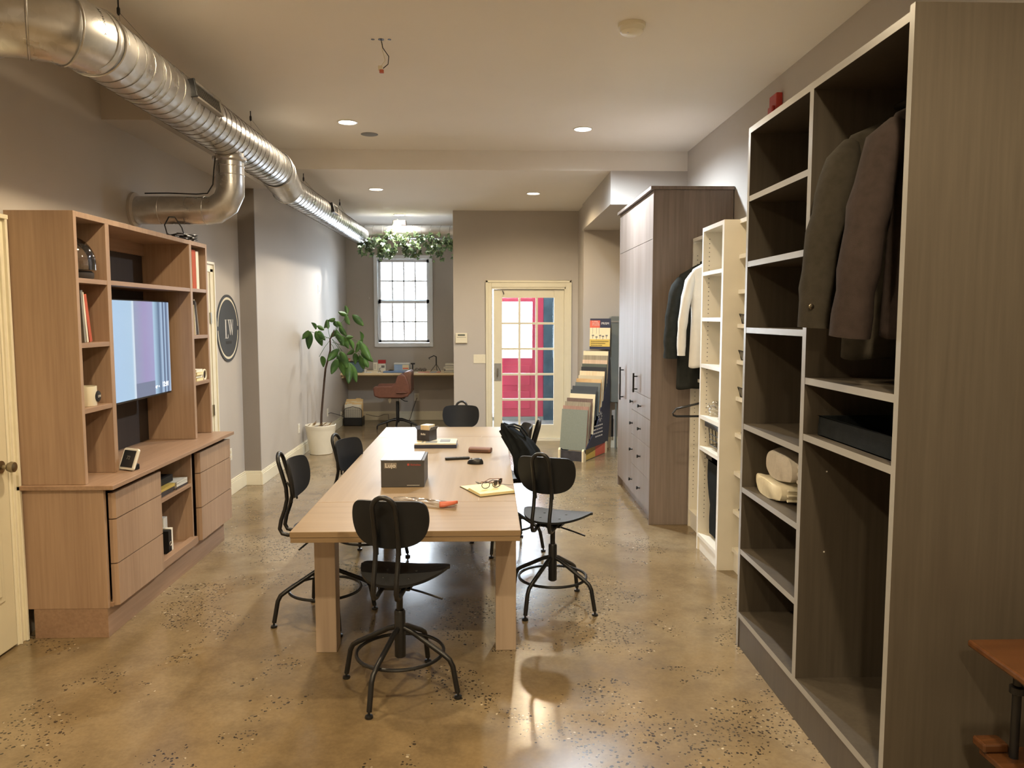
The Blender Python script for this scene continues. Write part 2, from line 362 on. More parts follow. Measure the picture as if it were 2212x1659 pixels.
def tag(o, label, cat, group=None):
    o['label'] = label; o['category'] = cat
    if group: o['group'] = group
    return o
def thing(name, label, cat, loc=(0, 0, 0), rotz=0.0, group=None):
    o = bpy.data.objects.new(name, None); COL.objects.link(o); o.location = loc; o.rotation_euler = (0, 0, rotz); o.empty_display_size = 0.05
    ORG[o.name] = Vector(loc); return tag(o, label, cat, group)
def struct(name, mb, mat, parent=None, **k):
    o = mb.build(name, mat, parent, **k)
    if parent is None: o['kind'] = 'structure'
    return o
def copy_tree(o, parent=None):
    c = o.copy(); COL.objects.link(c); c.parent = parent
    for ch in o.children: copy_tree(ch, c)
    return c
def box(*a, **k): return MB().box(*a, **k)
def arc(c, r, a0, a1, n=8): return [(c[0] + r * cos(rad(a0 + (a1 - a0) * i / n)), c[1] + r * sin(rad(a0 + (a1 - a0) * i / n))) for i in range(n + 1)]
def rrect(w, h, r, n=5, cx=0, cy=0):
    p = []
    for sx, sy, a in ((1, 1, 0), (-1, 1, 90), (-1, -1, 180), (1, -1, 270)): p += arc((cx + sx * (w / 2 - r), cy + sy * (h / 2 - r)), r, a, a + 90, n)
    return p
def text(name, body, size, mat, parent, origin, right, up, ext=0.0006, align='CENTER', label=None, bend=None, sx=1.0):
    """raised lettering, as a mesh standing at origin in the plane right x up"""
    cu = bpy.data.curves.new('t', 'FONT'); cu.body = body; cu.size = size; cu.align_x = align; cu.align_y = 'CENTER'; cu.extrude = ext; cu.resolution_u = 3
    to = bpy.data.objects.new('t', cu); COL.objects.link(to)
    bpy.context.view_layer.update(); dg = bpy.context.evaluated_depsgraph_get(); me0 = to.evaluated_get(dg).to_mesh()
    R = Vector(right).normalized(); U = Vector(up).normalized(); Z = R.cross(U); O = Vector(origin)
    mb = MB(); vs = [O + R * v.co.x * sx + U * v.co.y + Z * v.co.z if bend is None else bend(v.co) for v in me0.vertices]
    mb.add(vs, [tuple(p.vertices) for p in me0.polygons]); to.evaluated_get(dg).to_mesh_clear()
    bpy.data.objects.remove(to); bpy.data.curves.remove(cu)
    if not mb.v: return None
    return mb.build(name, mat, parent, label=label)
# ================================================================ THE SETTING
XL, XR, YB = -2.56, 2.03, -3.6
CZ, FZ = 3.43, 3.235            # near ceiling, far ceiling
struct('floor', box(XL - .2, XR + .2, YB - .2, 13.5, -0.06, 0), 'polished_concrete')
c = MB(); c.box(XL - .2, XR + .2, YB - .2, 8.0, CZ, CZ + .1); struct('ceiling_near', c, 'ceiling_paint')
c = MB(); c.box(XL - .2, XR + .2, 8.0, 13.5, FZ, CZ + .1); struct('ceiling_far', c, 'ceiling_paint')
c = MB(); c.box(XL, -2.237, 5.37, 8.0, 3.065, CZ); c.box(XL, -2.237, 8.0, 8.15, 3.065, FZ); struct('ceiling_bulkhead', c, 'wall_paint')
c = MB(); c.box(XL - .12, XL, YB, 13.45, 0, CZ + .1); c.box(XL, -2.39, 8.17, 13.3, 0, FZ); struct('wall_left', c, 'wall_paint')
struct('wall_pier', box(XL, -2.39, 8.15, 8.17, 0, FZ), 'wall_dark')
struct('wall_right', box(XR, XR + .12, YB, 10.48, 0, CZ + .1), 'wall_paint')
struct('wall_rear', box(XL - .1, XR + .1, YB - .12, YB, 0, CZ), 'wall_paint')
# chase that hangs over the alcove on the right, and the alcove's back wall
c = MB(); c.box(1.247, XR, 7.995, 10.36, 2.9, FZ); struct('ceiling_chase', c, 'wall_paint')
c = MB(); c.box(1.27, XR + .1, 10.36, 10.48, 0, FZ); c.box(1.27, 1.40, 10.47, 11.0, 0, FZ); struct('wall_alcove', c, 'wall_paint')
# wall with the glazed door (opening X .05..1.095, up to z 2.175)
c = MB(); c.box(-0.486, 0.05, 11.0, 11.14, 0, FZ); c.box(1.095, 1.40, 11.0, 11.14, 0, FZ); c.box(0.05, 1.095, 11.0, 11.14, 2.175, FZ)
c.box(-0.486, -0.366, 11.14, 13.3, 0, FZ); struct('wall_back', c, 'wall_paint')
# nook wall with the window opening X -1.865..-0.995, z 1.32..2.73
c = MB(); c.box(-2.39, -1.865, 13.3, 13.44, 0, FZ); c.box(-0.995, -0.366, 13.3, 13.44, 0, FZ)
c.box(-1.865, -0.995, 13.3, 13.44, 0, 1.32); c.box(-1.865, -0.995, 13.3, 13.44, 2.73, FZ); struct('wall_nook', c, 'wall_paint')

# ---- far window (double hung, four by two lights in each sash)
c = MB()
for x0, x1, z0, z1 in ((-1.925, -1.865, 1.255, 2.795), (-0.995, -0.935, 1.255, 2.795), (-1.865, -0.995, 2.735, 2.795), (-1.865, -0.995, 1.255, 1.32)):
    c.box(x0, x1, 13.27, 13.32, z0, z1)
win = struct('window_1', c, 'sash_white', bevel=.004)
def sash(z0, z1, y, nm):
    m = MB(); x0, x1 = -1.862, -0.998; t = .045
    m.box(x0, x0 + t, y, y + .03, z0, z1); m.box(x1 - t, x1, y, y + .03, z0, z1); m.box(x0, x1, y, y + .03, z0, z0 + t); m.box(x0, x1, y, y + .03, z1 - t, z1)
    for i in (1, 2, 3):
        x = x0 + t + (x1 - x0 - 2 * t) * i / 4; m.box(x - .011, x + .011, y + .010, y + .02, z0 + t, z1 - t)
    zz = (z0 + z1) / 2; m.box(x0 + t, x1 - t, y + .010, y + .02, zz - .011, zz + .011)
    f = m.build('window_sash', 'sash_white', win)
    box(x0 + t, x1 - t, y + .013, y + .017, z0 + t, z1 - t).build('window_pane', 'window_glass', f)
sash(1.325, 2.035, 13.33, 'lower'); sash(2.01, 2.728, 13.37, 'upper')

# ---- glazed door at the back
c = MB()
for x0, x1, z0, z1 in ((-0.015, 0.05, 0, 2.255), (1.095, 1.16, 0, 2.255), (0.05, 1.095, 2.175, 2.255)):
    c.box(x0, x1, 10.975, 11.0, z0, z1); c.box(x0 - (.02 if x0 > 1 else -.045) , x1 - (.045 if x0 > 1 else .0), 10.985, 11.13, z0, z1) if x0 != 0.05 else c.box(x0, x1, 10.985, 11.13, 2.15, 2.19)
c.box(-0.03, -0.0, 10.965, 10.998, 0, 2.27); c.box(1.145, 1.175, 10.965, 10.998, 0, 2.27); c.box(-0.03, 1.175, 10.965, 10.998, 2.24, 2.27)
c.box(.049, .062, 11.0, 11.13, 0, 2.175)
fr = struct('trim_1', c, 'door_paint', bevel=.004)
c = MB(); DY0, DY1 = 11.02, 11.06
xs = [0.20, 0.932]; zs = [0.225, 2.03]
c.box(0.078, xs[0], DY0, DY1, .03, 2.147); c.box(xs[1], 1.075, DY0, DY1, .03, 2.147); c.box(xs[0], xs[1], DY0, DY1, .03, zs[0]); c.box(xs[0], xs[1], DY0, DY1, zs[1], 2.147)
cw = (xs[1] - xs[0]) / 3; ch = (zs[1] - zs[0]) / 5
for i in (1, 2): c.box(xs[0] + cw * i - .016, xs[0] + cw * i + .016, DY0 + .004, DY1 - .004, zs[0], zs[1])
for j in (1, 2, 3, 4): c.box(xs[0], xs[1], DY0 + .005, DY1 - .005, zs[0] + ch * j - .016, zs[0] + ch * j + .016)
door = struct('door_1', c, 'door_paint', bevel=.004)
for i in range(3):
    for j in range(5):
        box(xs[0] + cw * i + .012, xs[0] + cw * (i + 1) - .012, 11.038, 11.042, zs[0] + ch * j + .012, zs[0] + ch * (j + 1) - .012).build('door_pane', 'door_glass', door)
box(.088, .185, 11.012, 11.021, .86, 1.105).build('push_plate', 'grey_plate', door, label='grey metal pull plate')
MB().tube([(.135, 11.01, .92), (.135, 10.975, .93), (.135, 10.975, 1.03), (.135, 11.01, 1.04)], .008).build('pull_handle', 'steel', door, smooth=True)
for z in (.4, 1.1, 1.85): box(1.078, 1.094, 11.005, 11.02, z - .05, z + .05).build('door_hinge', 'nickel', door)
box(0.05, 1.095, 10.97, 11.12, 0, .022).build('door_sill', 'white_trim', fr)
# ---- vestibule beyond the glazed door: red outer door with a bright light, blue-grey side wall
struct('floor_vestibule', box(-0.36, 2.0, 11.14, 14.2, -0.03, 0.001), 'concrete_out')
c = MB(); c.box(.942, 1.25, 13.18, 13.30, 0, 3.0); c.box(1.25, 1.35, 11.16, 13.30, 0, 3.0); struct('wall_vestibule', c, 'blue_wall')
c = MB(); rx0, rx1, ry = .105, .94, 13.22
gx0, gx1, gz0, gz1 = .20, .752, 1.066, 2.015
c.box(rx0, gx0, ry, ry + .06, .06, 2.2); c.box(gx1, rx1, ry, ry + .06, .06, 2.2); c.box(gx0, gx1, ry, ry + .06, .06, gz0); c.box(gx0, gx1, ry, ry + .06, gz1, 2.2)
c.box(gx0 + .04, gx1 - .04, ry - .02, ry, .2, .5); c.box(gx0 + .04, gx1 - .04, ry - .02, ry, .6, .94)
rd = struct('door_2', c, 'red_door', bevel=.006)
box(gx0, gx1, ry + .028, ry + .032, gz0, gz1).build('door_pane', 'window_glass', rd)
struct('trim_2', box(rx0 - .02, rx1, ry - .02, ry + .1, 2.22, 2.34), 'red_door')
struct('trim_3', box(-.36, rx1, ry - .05, ry + .1, 0.001, .06), 'concrete_out')

# ---- left-hand panelled door and its casing
c = MB(); XC = -2.54
for y0, y1, z0, z1 in ((4.125, 4.205, 0, 2.20), (3.18, 3.26, 0, 2.20), (3.18, 4.205, 2.20, 2.285)):
    c.box(XL + .001, XC + .012, y0, y1, z0, z1)
c.box(XL + .001, XC + .028, 4.185, 4.205, 0, 2.285); c.box(XL + .001, XC + .024, 4.14, 4.15, 0, 2.21); c.box(XL + .001, XC + .03, 3.17, 4.21, 2.268, 2.292)
struct('trim_4', c, 'white_trim', bevel=.003)
c = MB(); c.box(XL + .001, XC + .012, 3.26, 4.12, .012, 2.20)
for z0, z1 in ((.28, .98), (1.12, 2.05)):
    for y0, y1 in ((3.36, 3.66), (3.76, 4.03)):
        c.box(XC + .010, XC + .018, y0, y1, z0, z1); c.box(XC + .016, XC + .026, y0 + .035, y1 - .035, z0 + .035, z1 - .035)
ld = struct('door_3', c, 'door_paint', bevel=.005)
k = MB(); kx = XC + .012; k.lathe([(.033, kx), (.033, kx + .008), (.012, kx + .014), (.011, kx + .035), (.022, kx + .042), (.029, kx + .058), (.026, kx + .074), (.012, kx + .082), (0.0001, kx + .083)], (0, 4.055, .985), axis='X')
k.build('door_knob', 'nickel', ld, smooth=True, label='brushed nickel round knob')
# ---- casing of a further door behind the shelving
c = MB()
c.box(XL + .001, XL + .02, 7.255, 7.345, 0, 2.20); c.box(XL + .001, XL + .02, 6.3, 7.345, 2.17, 2.26); c.box(XL + .001, XL + .034, 7.325, 7.345, 0, 2.26); c.box(XL + .001, XL + .034, 6.3, 7.345, 2.24, 2.262)
struct('trim_5', c, 'white_trim', bevel=.003)
d4 = struct('door_4', box(XL + .001, XL + .012, 6.35, 7.25, .01, 2.17), 'door_paint')
for z in (.9, 1.75): box(XL + .010, XL + .024, 7.225, 7.254, z - .05, z + .05).build('door_hinge', 'nickel', d4)
# ---- baseboards
def baseboard(name, x0, x1, y0, y1, h=.15):
    c = MB(); c.box(x0, x1, y0, y1, 0, h - .03)
    tx = .006 if (x1 - x0) < (y1 - y0) else 0; ty = 0 if tx else .006
    c.box(x0 + (tx if x0 > 0 else 0), x1 - (tx if x0 < 0 else 0), y0 + ty, y1, h - .03, h - .012); c.box(x0 + 2 * (tx if x0 > 0 else 0), x1 - 2 * (tx if x0 < 0 else 0), y0 + 1.6 * ty, y1, h - .012, h)
    struct(name, c, 'white_trim', bevel=.003)
baseboard('baseboard_left', XL, XL + .022, 7.345, 8.15); baseboard('baseboard_pier', XL, -2.39, 8.128, 8.15); baseboard('baseboard_far_left', -2.39, -2.368, 8.128, 13.3)
baseboard('baseboard_nook', -2.37, -.49, 13.278, 13.3); baseboard('baseboard_back', -.486, -.03, 10.978, 11.0); baseboard('baseboard_alcove', 1.27, XR, 10.338, 10.36)
baseboard('baseboard_strip', 1.248, 1.27, 10.34, 11.0)

# ================================================================ CEILING FITTINGS
dl_names = {0: 'glowing warm recessed downlight over the table, beside the metal duct', 1: 'bright cool white recessed downlight, right of the near ceiling pair',
            2: 'glowing warm recessed downlight behind the ceiling drop, nearest the duct', 3: 'glowing warm recessed downlight in front of the glazed door wall',
            4: 'round downlight at the far end, just above the ivy'}
for i, (x, y, z, pw, col) in enumerate(DOWN):
    cool = col == COOL
    if i in dl_names:
        t = thing('recessed_downlight', dl_names[i], 'ceiling light', (x, y, z), group='round recessed downlights')
        MB().lathe([(.072, 0), (.088, 0), (.086, -.006), (.074, -.008), (.072, 0)], (x, y, z), 36).build('trim_ring', 'white_plastic', t, smooth=True)
        MB().lathe([(.0001, -.0045), (.073, -.004), (.073, .02), (.0001, .02)], (x, y, z), 32).build('lens', 'lamp_cool' if cool else 'lamp_warm', t, label='glowing round lens')
    else:
        t = thing('recessed_downlight', {5: 'recessed downlight above the near end of the table, left of the pair', 6: 'recessed downlight above the near right side of the room', 7: 'recessed downlight over the viewer, on the left', 8: 'recessed downlight over the viewer, on the closet side', 9: 'single recessed downlight behind the viewer'}[i], 'ceiling light', (x, y, z), group='downlights above the viewer')
        MB().lathe([(.0001, -.0045), (.073, -.004), (.073, .02), (.0001, .02)], (x, y, z), 32).build('lens', 'lamp_warm', t)
    lamp('downlight_lamp', (x, y, z - .03), pw, col, size=.06, ang=165, blend=.6)
o = MB().lathe([(.0001, -.006), (.068, -.006), (.078, -.003), (.078, 0)], (-1.083, 7.34, CZ), 32).build('ceiling_speaker', 'ink_grey', smooth=True)
tag(o, 'small dark round grille in the ceiling beside the warm downlight', 'speaker')
# smoke detector
t = thing('smoke_detector', 'round cream smoke detector on the ceiling, upper right', 'smoke detector', (.827, 4.588, CZ))
MB().lathe([(.078, 0), (.078, -.018), (.070, -.022)], (.827, 4.588, CZ), 36).build('base', 'cream_plastic', t, smooth=True)
MB().lathe([(.068, -.018), (.066, -.045), (.055, -.055), (.0001, -.058)], (.827, 4.588, CZ), 36).build('cover', 'cream_plastic', t, smooth=True)
MB().lathe([(.006, 0), (.006, -.004), (.0001, -.005)], (.80, 4.56, CZ - .055), 10).build('indicator', 'ink_white', t)
# bare wires where a pendant hung
t = thing('pendant_wires', 'bare wires and two connectors dangling from a small ceiling hole', 'wires', (-.641, 4.879, CZ))
X, Y = -.641, 4.879
MB().lathe([(.0001, -.002), (.018, -.002), (.018, 0)], (X, Y, CZ), 14).build('hole', 'lens_dark', t)
for dx in (-.05, .05): MB().lathe([(.0001, -.002), (.011, -.002), (.011, 0)], (X + dx, Y + .0, CZ), 10).build('screw_hole', 'lens_dark', t)
MB().tube([(X, Y, CZ), (X + .01, Y, CZ - .05), (X + .045, Y, CZ - .10), (X + .04, Y, CZ - .145), (X + .01, Y, CZ - .17)], .0028, 6).build('wire', 'black_plastic', t, smooth=True, label='black wire')
MB().tube([(X, Y, CZ), (X + .005, Y + .01, CZ - .06), (X + .022, Y + .01, CZ - .12), (X + .0, Y, CZ - .155)], .0024, 6).build('wire', 'white_wire', t, smooth=True, label='pale wire')
box(X - .02, X + .005, Y - .008, Y + .008, CZ - .185, CZ - .155).build('connector', 'cream_plastic', t, bevel=.003)
box(X - .012, X + .014, Y - .012, Y + .004, CZ - .20, CZ - .178).build('connector', 'orange_wax', t, bevel=.003, label='orange connector')

# ================================================================ DUCTWORK
CX, CZD, R1 = -1.865, 3.055, .152
duct = thing('spiral_duct', 'long galvanised spiral duct hung along the left of the ceiling', 'air duct', (CX, 5.5, CZD))
def cyl_path(pts, r, n=40): return MB().tube(pts, r, n)
cyl_path([(CX, 3.80, CZD), (CX, 7.02, CZD)], R1, 48).build('main_pipe', 'galvanised', duct, smooth=True)
def helix(y0, y1, r, cx, cz, pitch):
    n = int((y1 - y0) / pitch * 30)
    return [(cx + r * cos(2 * pi * i / 30), y0 + (y1 - y0) * i / n, cz + r * sin(2 * pi * i / 30)) for i in range(n + 1)]
MB().tube(helix(3.9, 7.0, R1 + .0005, CX, CZD, .10), .0028, 5, flat=1.0).build('spiral_seam', 'seam_metal', duct, smooth=True)
# gored elbow that turns left into the wall
ec = (CX - .29, 3.86)
ep = [(ec[0] + .29 * cos(rad(a)), ec[1] - .29 * sin(rad(a)), CZD) for a in (0, 22.5, 45, 67.5, 90)]
ep2 = [ep[0]] + ep[1:] + [(XL + .003, ec[1] - .29, CZD)]
MB().tube(ep2, R1 + .004, 48, caps=False).build('elbow', 'galvanised', duct, smooth=True)
for a in (0, 33, 62, 90):
    px, py = ec[0] + .29 * cos(rad(a)), ec[1] - .29 * sin(rad(a)); t0 = Vector((sin(rad(a)), cos(rad(a)), 0)); nrm = Vector((cos(rad(a)), -sin(rad(a)), 0))
    MB().tube([Vector((px, py, CZD)) + (nrm * cos(2 * pi * i / 40) + Vector((0, 0, 1)) * sin(2 * pi * i / 40)) * (R1 + .006) for i in range(40)], .0055, 6, closed=True).build('elbow_bead', 'galvanised', duct, smooth=True)
# maker's stamp near the first joint, wrapped on the metal
sa_ = rad(19); sC = Vector((ec[0] + .284 * cos(sa_), ec[1] - .284 * sin(sa_), CZD)); sT = Vector((sin(sa_), cos(sa_), 0)); sN = Vector((cos(sa_), -sin(sa_), 0))
def stamp(co):
    ph = rad(18) - co.x / (R1 + .006)
    return sC + sT * co.y + (sN * cos(ph) + Vector((0, 0, 1)) * sin(ph)) * (R1 + .0055 + co.z)
text('stamp', 'AE1290GA26', .024, 'ink_black', duct, (0, 0, 0), (1, 0, 0), (0, 0, 1), .0008, bend=stamp)
# reducer to the thinner pipe
C2, Z2, R2 = -1.86, 2.945, .128
MB().tube([(CX, 7.0, CZD), (CX, 7.06, CZD), (CX, 7.13, CZD - .03), (C2, 7.34, Z2 + .02), (C2, 7.40, Z2)], [R1 + .005, R1 + .006, R1 + .004, R2 + .012, R2 + .006], 44, caps=False).build('reducer', 'galvanised', duct, smooth=True)
for yy, rr, zz in ((7.03, R1 + .007, CZD), (7.12, R1 + .005, CZD - .02), (7.39, R2 + .007, Z2)):
    MB().tube([(CX + rr * cos(2 * pi * i / 40), yy, zz + rr * sin(2 * pi * i / 40)) for i in range(40)], .004, 6, closed=True).build('joint_bead', 'galvanised', duct, smooth=True)
cyl_path([(C2, 7.36, Z2), (C2, 11.72, Z2)], R2, 44).build('far_pipe', 'galvanised', duct, smooth=True)
MB().tube(helix(7.45, 11.7, R2 + .0005, C2, Z2, .115), .003, 5).build('spiral_seam', 'seam_metal', duct, smooth=True)
def register(name, yc, ln, ang, cx, cz, r, lab):
    t = thing(name, lab, 'air vent', (cx, yc, cz)); a = rad(ang)
    M = Matrix.Translation((cx, yc, cz)) @ Matrix.Rotation(-a, 4, 'Y')   # local +X points out of the duct
    h = .052
    m = MB()
    for b in ((r - .02, r + .022, -ln / 2, -ln / 2 + .02, -h, h), (r - .02, r + .022, ln / 2 - .02, ln / 2, -h, h), (r - .02, r + .022, -ln / 2, ln / 2, -h, -h + .014), (r - .02, r + .022, -ln / 2, ln / 2, h - .014, h)): m.box(*b, M=M)
    m.box(r - .03, r + .002, -ln / 2, ln / 2, -h + .002, h - .002, M=M); m.build('frame', 'grey_plate', t, bevel=.002)
    m = MB(); n = 24
    for i in range(n):
        y = -ln / 2 + .03 + (ln - .06) * i / (n - 1); m.box(r + .004, r + .016, y - .0025, y + .0025, -h + .014, h - .014, M=M)
    m.build('louvres', 'steel', t); box(r + .002, r + .004, -ln / 2 + .02, ln / 2 - .02, -h + .014, h - .014, M=M).build('opening', 'lens_dark', t)
    box(r - .02, r + .03, -ln / 2 - .018, -ln / 2 + .002, -h, h, M=M).build('damper_end', 'black_plastic', t, bevel=.003, label='black end block')
register('duct_register', 4.93, .46, 10, CX, CZD, R1, 'long slotted air register on the near stretch of duct')
register('duct_register', 8.98, .30, 12, C2, Z2, R2, 'small air register on the far, thinner stretch of duct')
# branch that drops and turns into the left wall
br = thing('branch_duct', 'smaller metal duct dropping from the main duct and turning into the wall', 'air duct', (CX, 5.80, 2.55))
BY = 5.80
MB().tube([(CX, BY, 2.98), (CX, BY, 2.70)], .1, 36, caps=False).build('drop_pipe', 'galvanised', br, smooth=True)
MB().tube([(CX, BY, 2.71), (CX, BY, 2.66), (CX - .035, BY, 2.585), (CX - .11, BY, 2.535), (CX - .17, BY, 2.53)], .1005, 36, caps=False).build('elbow', 'galvanised', br, smooth=True)
MB().tube([(CX - .16, BY, 2.53), (XL + .02, BY, 2.53)], .1, 36, caps=False).build('wall_pipe', 'galvanised', br, smooth=True)
MB().lathe([(.104, .0), (.118, .012), (.118, .03)], (CX, BY, 2.875), 36).build('saddle_collar', 'galvanised', br, smooth=True)
for z in (2.84, 2.78): MB().tube([(CX + .101 * cos(2 * pi * i / 32), BY + .101 * sin(2 * pi * i / 32), z) for i in range(32)], .0022, 5, closed=True).build('pipe_bead', 'galvanised', br, smooth=True)
for x in (CX - .18, -2.36): MB().tube([(x, BY + .101 * cos(2 * pi * i / 32), 2.53 + .101 * sin(2 * pi * i / 32)) for i in range(32)], .0025, 5, closed=True).build('pipe_bead', 'galvanised', br, smooth=True)
MB().lathe([(.102, XL + .001), (.128, XL + .001), (.126, XL + .02), (.102, XL + .03)], (0, BY, 2.53), 36, axis='X').build('wall_collar', 'wall_paint', br, smooth=True)
o = MB().tube([(-2.47, BY - .02, 2.648), (-2.3, BY - .02, 2.65), (-2.1, BY - .03, 2.642), (-2.02, BY - .03, 2.648), (-1.955, BY - .10, 2.70), (-1.945, BY - .10, 2.8), (-1.935, BY - .09, 2.9)], .005, 6).build('black_cable', 'black_plastic', smooth=True)
tag(o, 'black cable lying along the top of the branch duct', 'cable')
# duct that crosses the nook
cd = thing('cross_duct', 'thin metal duct crossing above the far window, behind the ivy', 'air duct', (-1.2, 11.62, 3.0))
MB().tube([(-1.80, 11.62, 3.0), (-.484, 11.62, 3.0)], .098, 36).build('pipe', 'galvanised', cd, smooth=True)
m = MB()
for i in range(9):
    x = -1.66 + i * .14; m.tube([(x + .02 * cos(2 * pi * k / 24), 11.62 + .099 * cos(2 * pi * k / 24), 3.0 + .099 * sin(2 * pi * k / 24)) for k in range(24)], .0022, 5, closed=True)
m.build('spiral_seam', 'seam_metal', cd, smooth=True)
# wire hangers
for i, (x, y, z, zz, rr, lab) in enumerate(((-1.95, 4.33, CZ, CZD, R1, 'near wire hanger holding the duct at the top left corner'), (-1.929, 6.56, CZ, CZD, R1, 'wire hanger above the duct, just before the ceiling drops'), (-1.9, 8.24, FZ, Z2, R2, 'wire hanger above the thinner duct, just past the ceiling drop'), (-1.86, 10.0, FZ, Z2, R2, 'last wire hanger, above the far end of the duct'))):
    t = thing('duct_hanger', lab, 'hanger', (x, y, z), group='wire duct hangers')
    MB().tube([(x, y, z), (x, y, z - .05)], .004, 6).build('rod', 'black_metal', t)
    MB().lathe([(.004, 0), (.009, -.01), (.009, -.035), (.004, -.045)], (x, y, z - .035), 10).build('clamp', 'black_metal', t, smooth=True)
    cx = CX if i < 2 else C2
    MB().tube([(x, y, z - .06)] + [(cx + (rr + .003) * cos(rad(a)), y, zz + (rr + .003) * sin(rad(a))) for a in range(60, -250, -18)] + [(x, y, z - .06)], .0014, 5).build('wire', 'steel', t, smooth=True)
# loose white tape hanging from the elbow
o = MB().tube([(-2.13, 3.45, 2.955), (-2.155, 3.42, 2.93), (-2.185, 3.405, 2.90), (-2.165, 3.40, 2.84), (-2.155, 3.40, 2.7), (-2.15, 3.40, 2.58), (-2.13, 3.40, 2.45), (-2.105, 3.40, 2.36)], [.006, .008, .008, .006, .006, .006, .003, .002], 6, flat=.35).build('white_strap', 'white_wire', smooth=True)
tag(o, 'thin loose white strap dangling from the duct at the left edge', 'strap')
# ================================================================ MEDIA WALL ON THE LEFT
Y0, Y1, XF = 4.21, 6.155, -2.176
h = thing('media_bookcase', 'tall brown wood open bookcase framing the television, standing on the long worktop', 'bookcase', (-2.35, 5.18, .856))
EDG = ((1, 0, 0), 'media_wood_flat')
def hp(nm, b, mat='media_wood', **k): return box(*b).build(nm, mat, h, bevel=.0012, **k)
hp('side_panel', (-2.535, XF, Y0, Y0 + .03, .856, 2.318)); hp('side_panel', (-2.535, XF, Y1 - .03, Y1, .856, 2.318))
hp('divider', (-2.52, XF, 4.55, 4.595, .856, 2.288)); hp('divider', (-2.52, XF, 5.80, 5.84, .856, 2.288))
hp('top_panel', (-2.535, XF, Y0 + .03, Y1 - .03, 2.288, 2.318))
box(-2.535, -2.521, Y0 + .03, Y1 - .03, .856, 2.288).build('back_panel', 'media_dark', h, label='dark back panel')
for ya, yb, zs_ in ((Y0 + .03, 4.55, (1.955, 1.606, 1.250)), (5.84, Y1 - .03, (1.958, 1.611, 1.263)), (4.595, 5.80, (1.957,))):
    for z in zs_: hp('shelf', (-2.52, XF - .001, ya, yb, z - .013, z + .013), 'media_wood_flat')
box(-2.52, -2.50, 4.595, 5.80, 2.20, 2.288).build('cleat', 'media_wood_flat', h)
# long worktop
o = MB().prism([(-2.535, 4.185), (-2.02, 4.185), (-2.02, 6.19), (-2.535, 6.19)], .831, .855).build('worktop', 'media_wood_flat', bevel=.002)
tag(o, 'long brown wood worktop running under the bookcase and television', 'worktop')
b = thing('media_base_cabinet', 'long low brown wood cabinet with flat drawers either side of an open bay', 'cabinet', (-2.3, 5.18, 0))
CF = -2.085
def bp(nm, q, mat='media_wood', **k): return box(*q).build(nm, mat, b, bevel=.0012, **k)
bp('side_panel', (-2.54, CF, 4.213, 4.238, .166, .829)); bp('side_panel', (-2.54, CF, 6.13, 6.155, .166, .829))
bp('divider', (-2.52, CF, 4.845, 4.865, .19, .829)); bp('divider', (-2.52, CF, 5.445, 5.468, .19, .829))
bp('bottom_panel', (-2.52, CF + .015, 4.238, 6.13, .166, .19), 'media_wood_flat'); bp('shelf', (-2.50, CF, 4.865, 5.445, .575, .597), 'media_wood_flat')
bp('front_rail', (CF - .02, CF + .03, 4.865, 5.46, .166, .215), 'media_wood_flat')
box(-2.54, -2.52, 4.238, 6.13, .166, .829).build('back_panel', 'media_dark', b, label='dark back panel')
bp('plinth', (-2.49, -2.092, 4.216, 6.10, 0, .165), 'media_wood_flat')
for ya, yb in ((4.250, 4.852), (5.505, 6.158)):
    for z0, z1 in ((.658, .800), (.409, .652), (.170, .403)):
        MB().prism([(CF + .005, ya), (-2.062, ya), (-2.045, ya + .012), (-2.045, yb), (CF + .005, yb)], z0, z1).build('drawer_front', 'media_wood', b)
# television
t = thing('television', 'flat television in the bookcase niche showing a pale blue corridor picture', 'television', (-2.33, 5.16, 1.22))
box(-2.345, -2.302, 4.625, 5.705, 1.215, 1.872).build('casing', 'black_plastic', t, bevel=.004)
box(-2.302, -2.300, 4.633, 5.697, 1.228, 1.864).build('screen', 'tv_picture', t, label='lit screen with blue picture')
text('clock_text', '12:01', .05, 'screen_text', t, (-2.2993, 5.60, 1.285), (0, 1, 0), (0, 0, 1))
text('temperature_text', '42°', .028, 'screen_text', t, (-2.2993, 5.45, 1.275), (0, 1, 0), (0, 0, 1))
MB().lathe([(.006, 0), (.006, .0008), (.0001, .0008)], (-2.2998, 5.49, 1.278), 12, axis='X').build('weather_icon', 'screen_text', t)
box(-2.52, -2.345, 5.02, 5.30, 1.45, 1.65).build('wall_mount', 'black_metal', t)
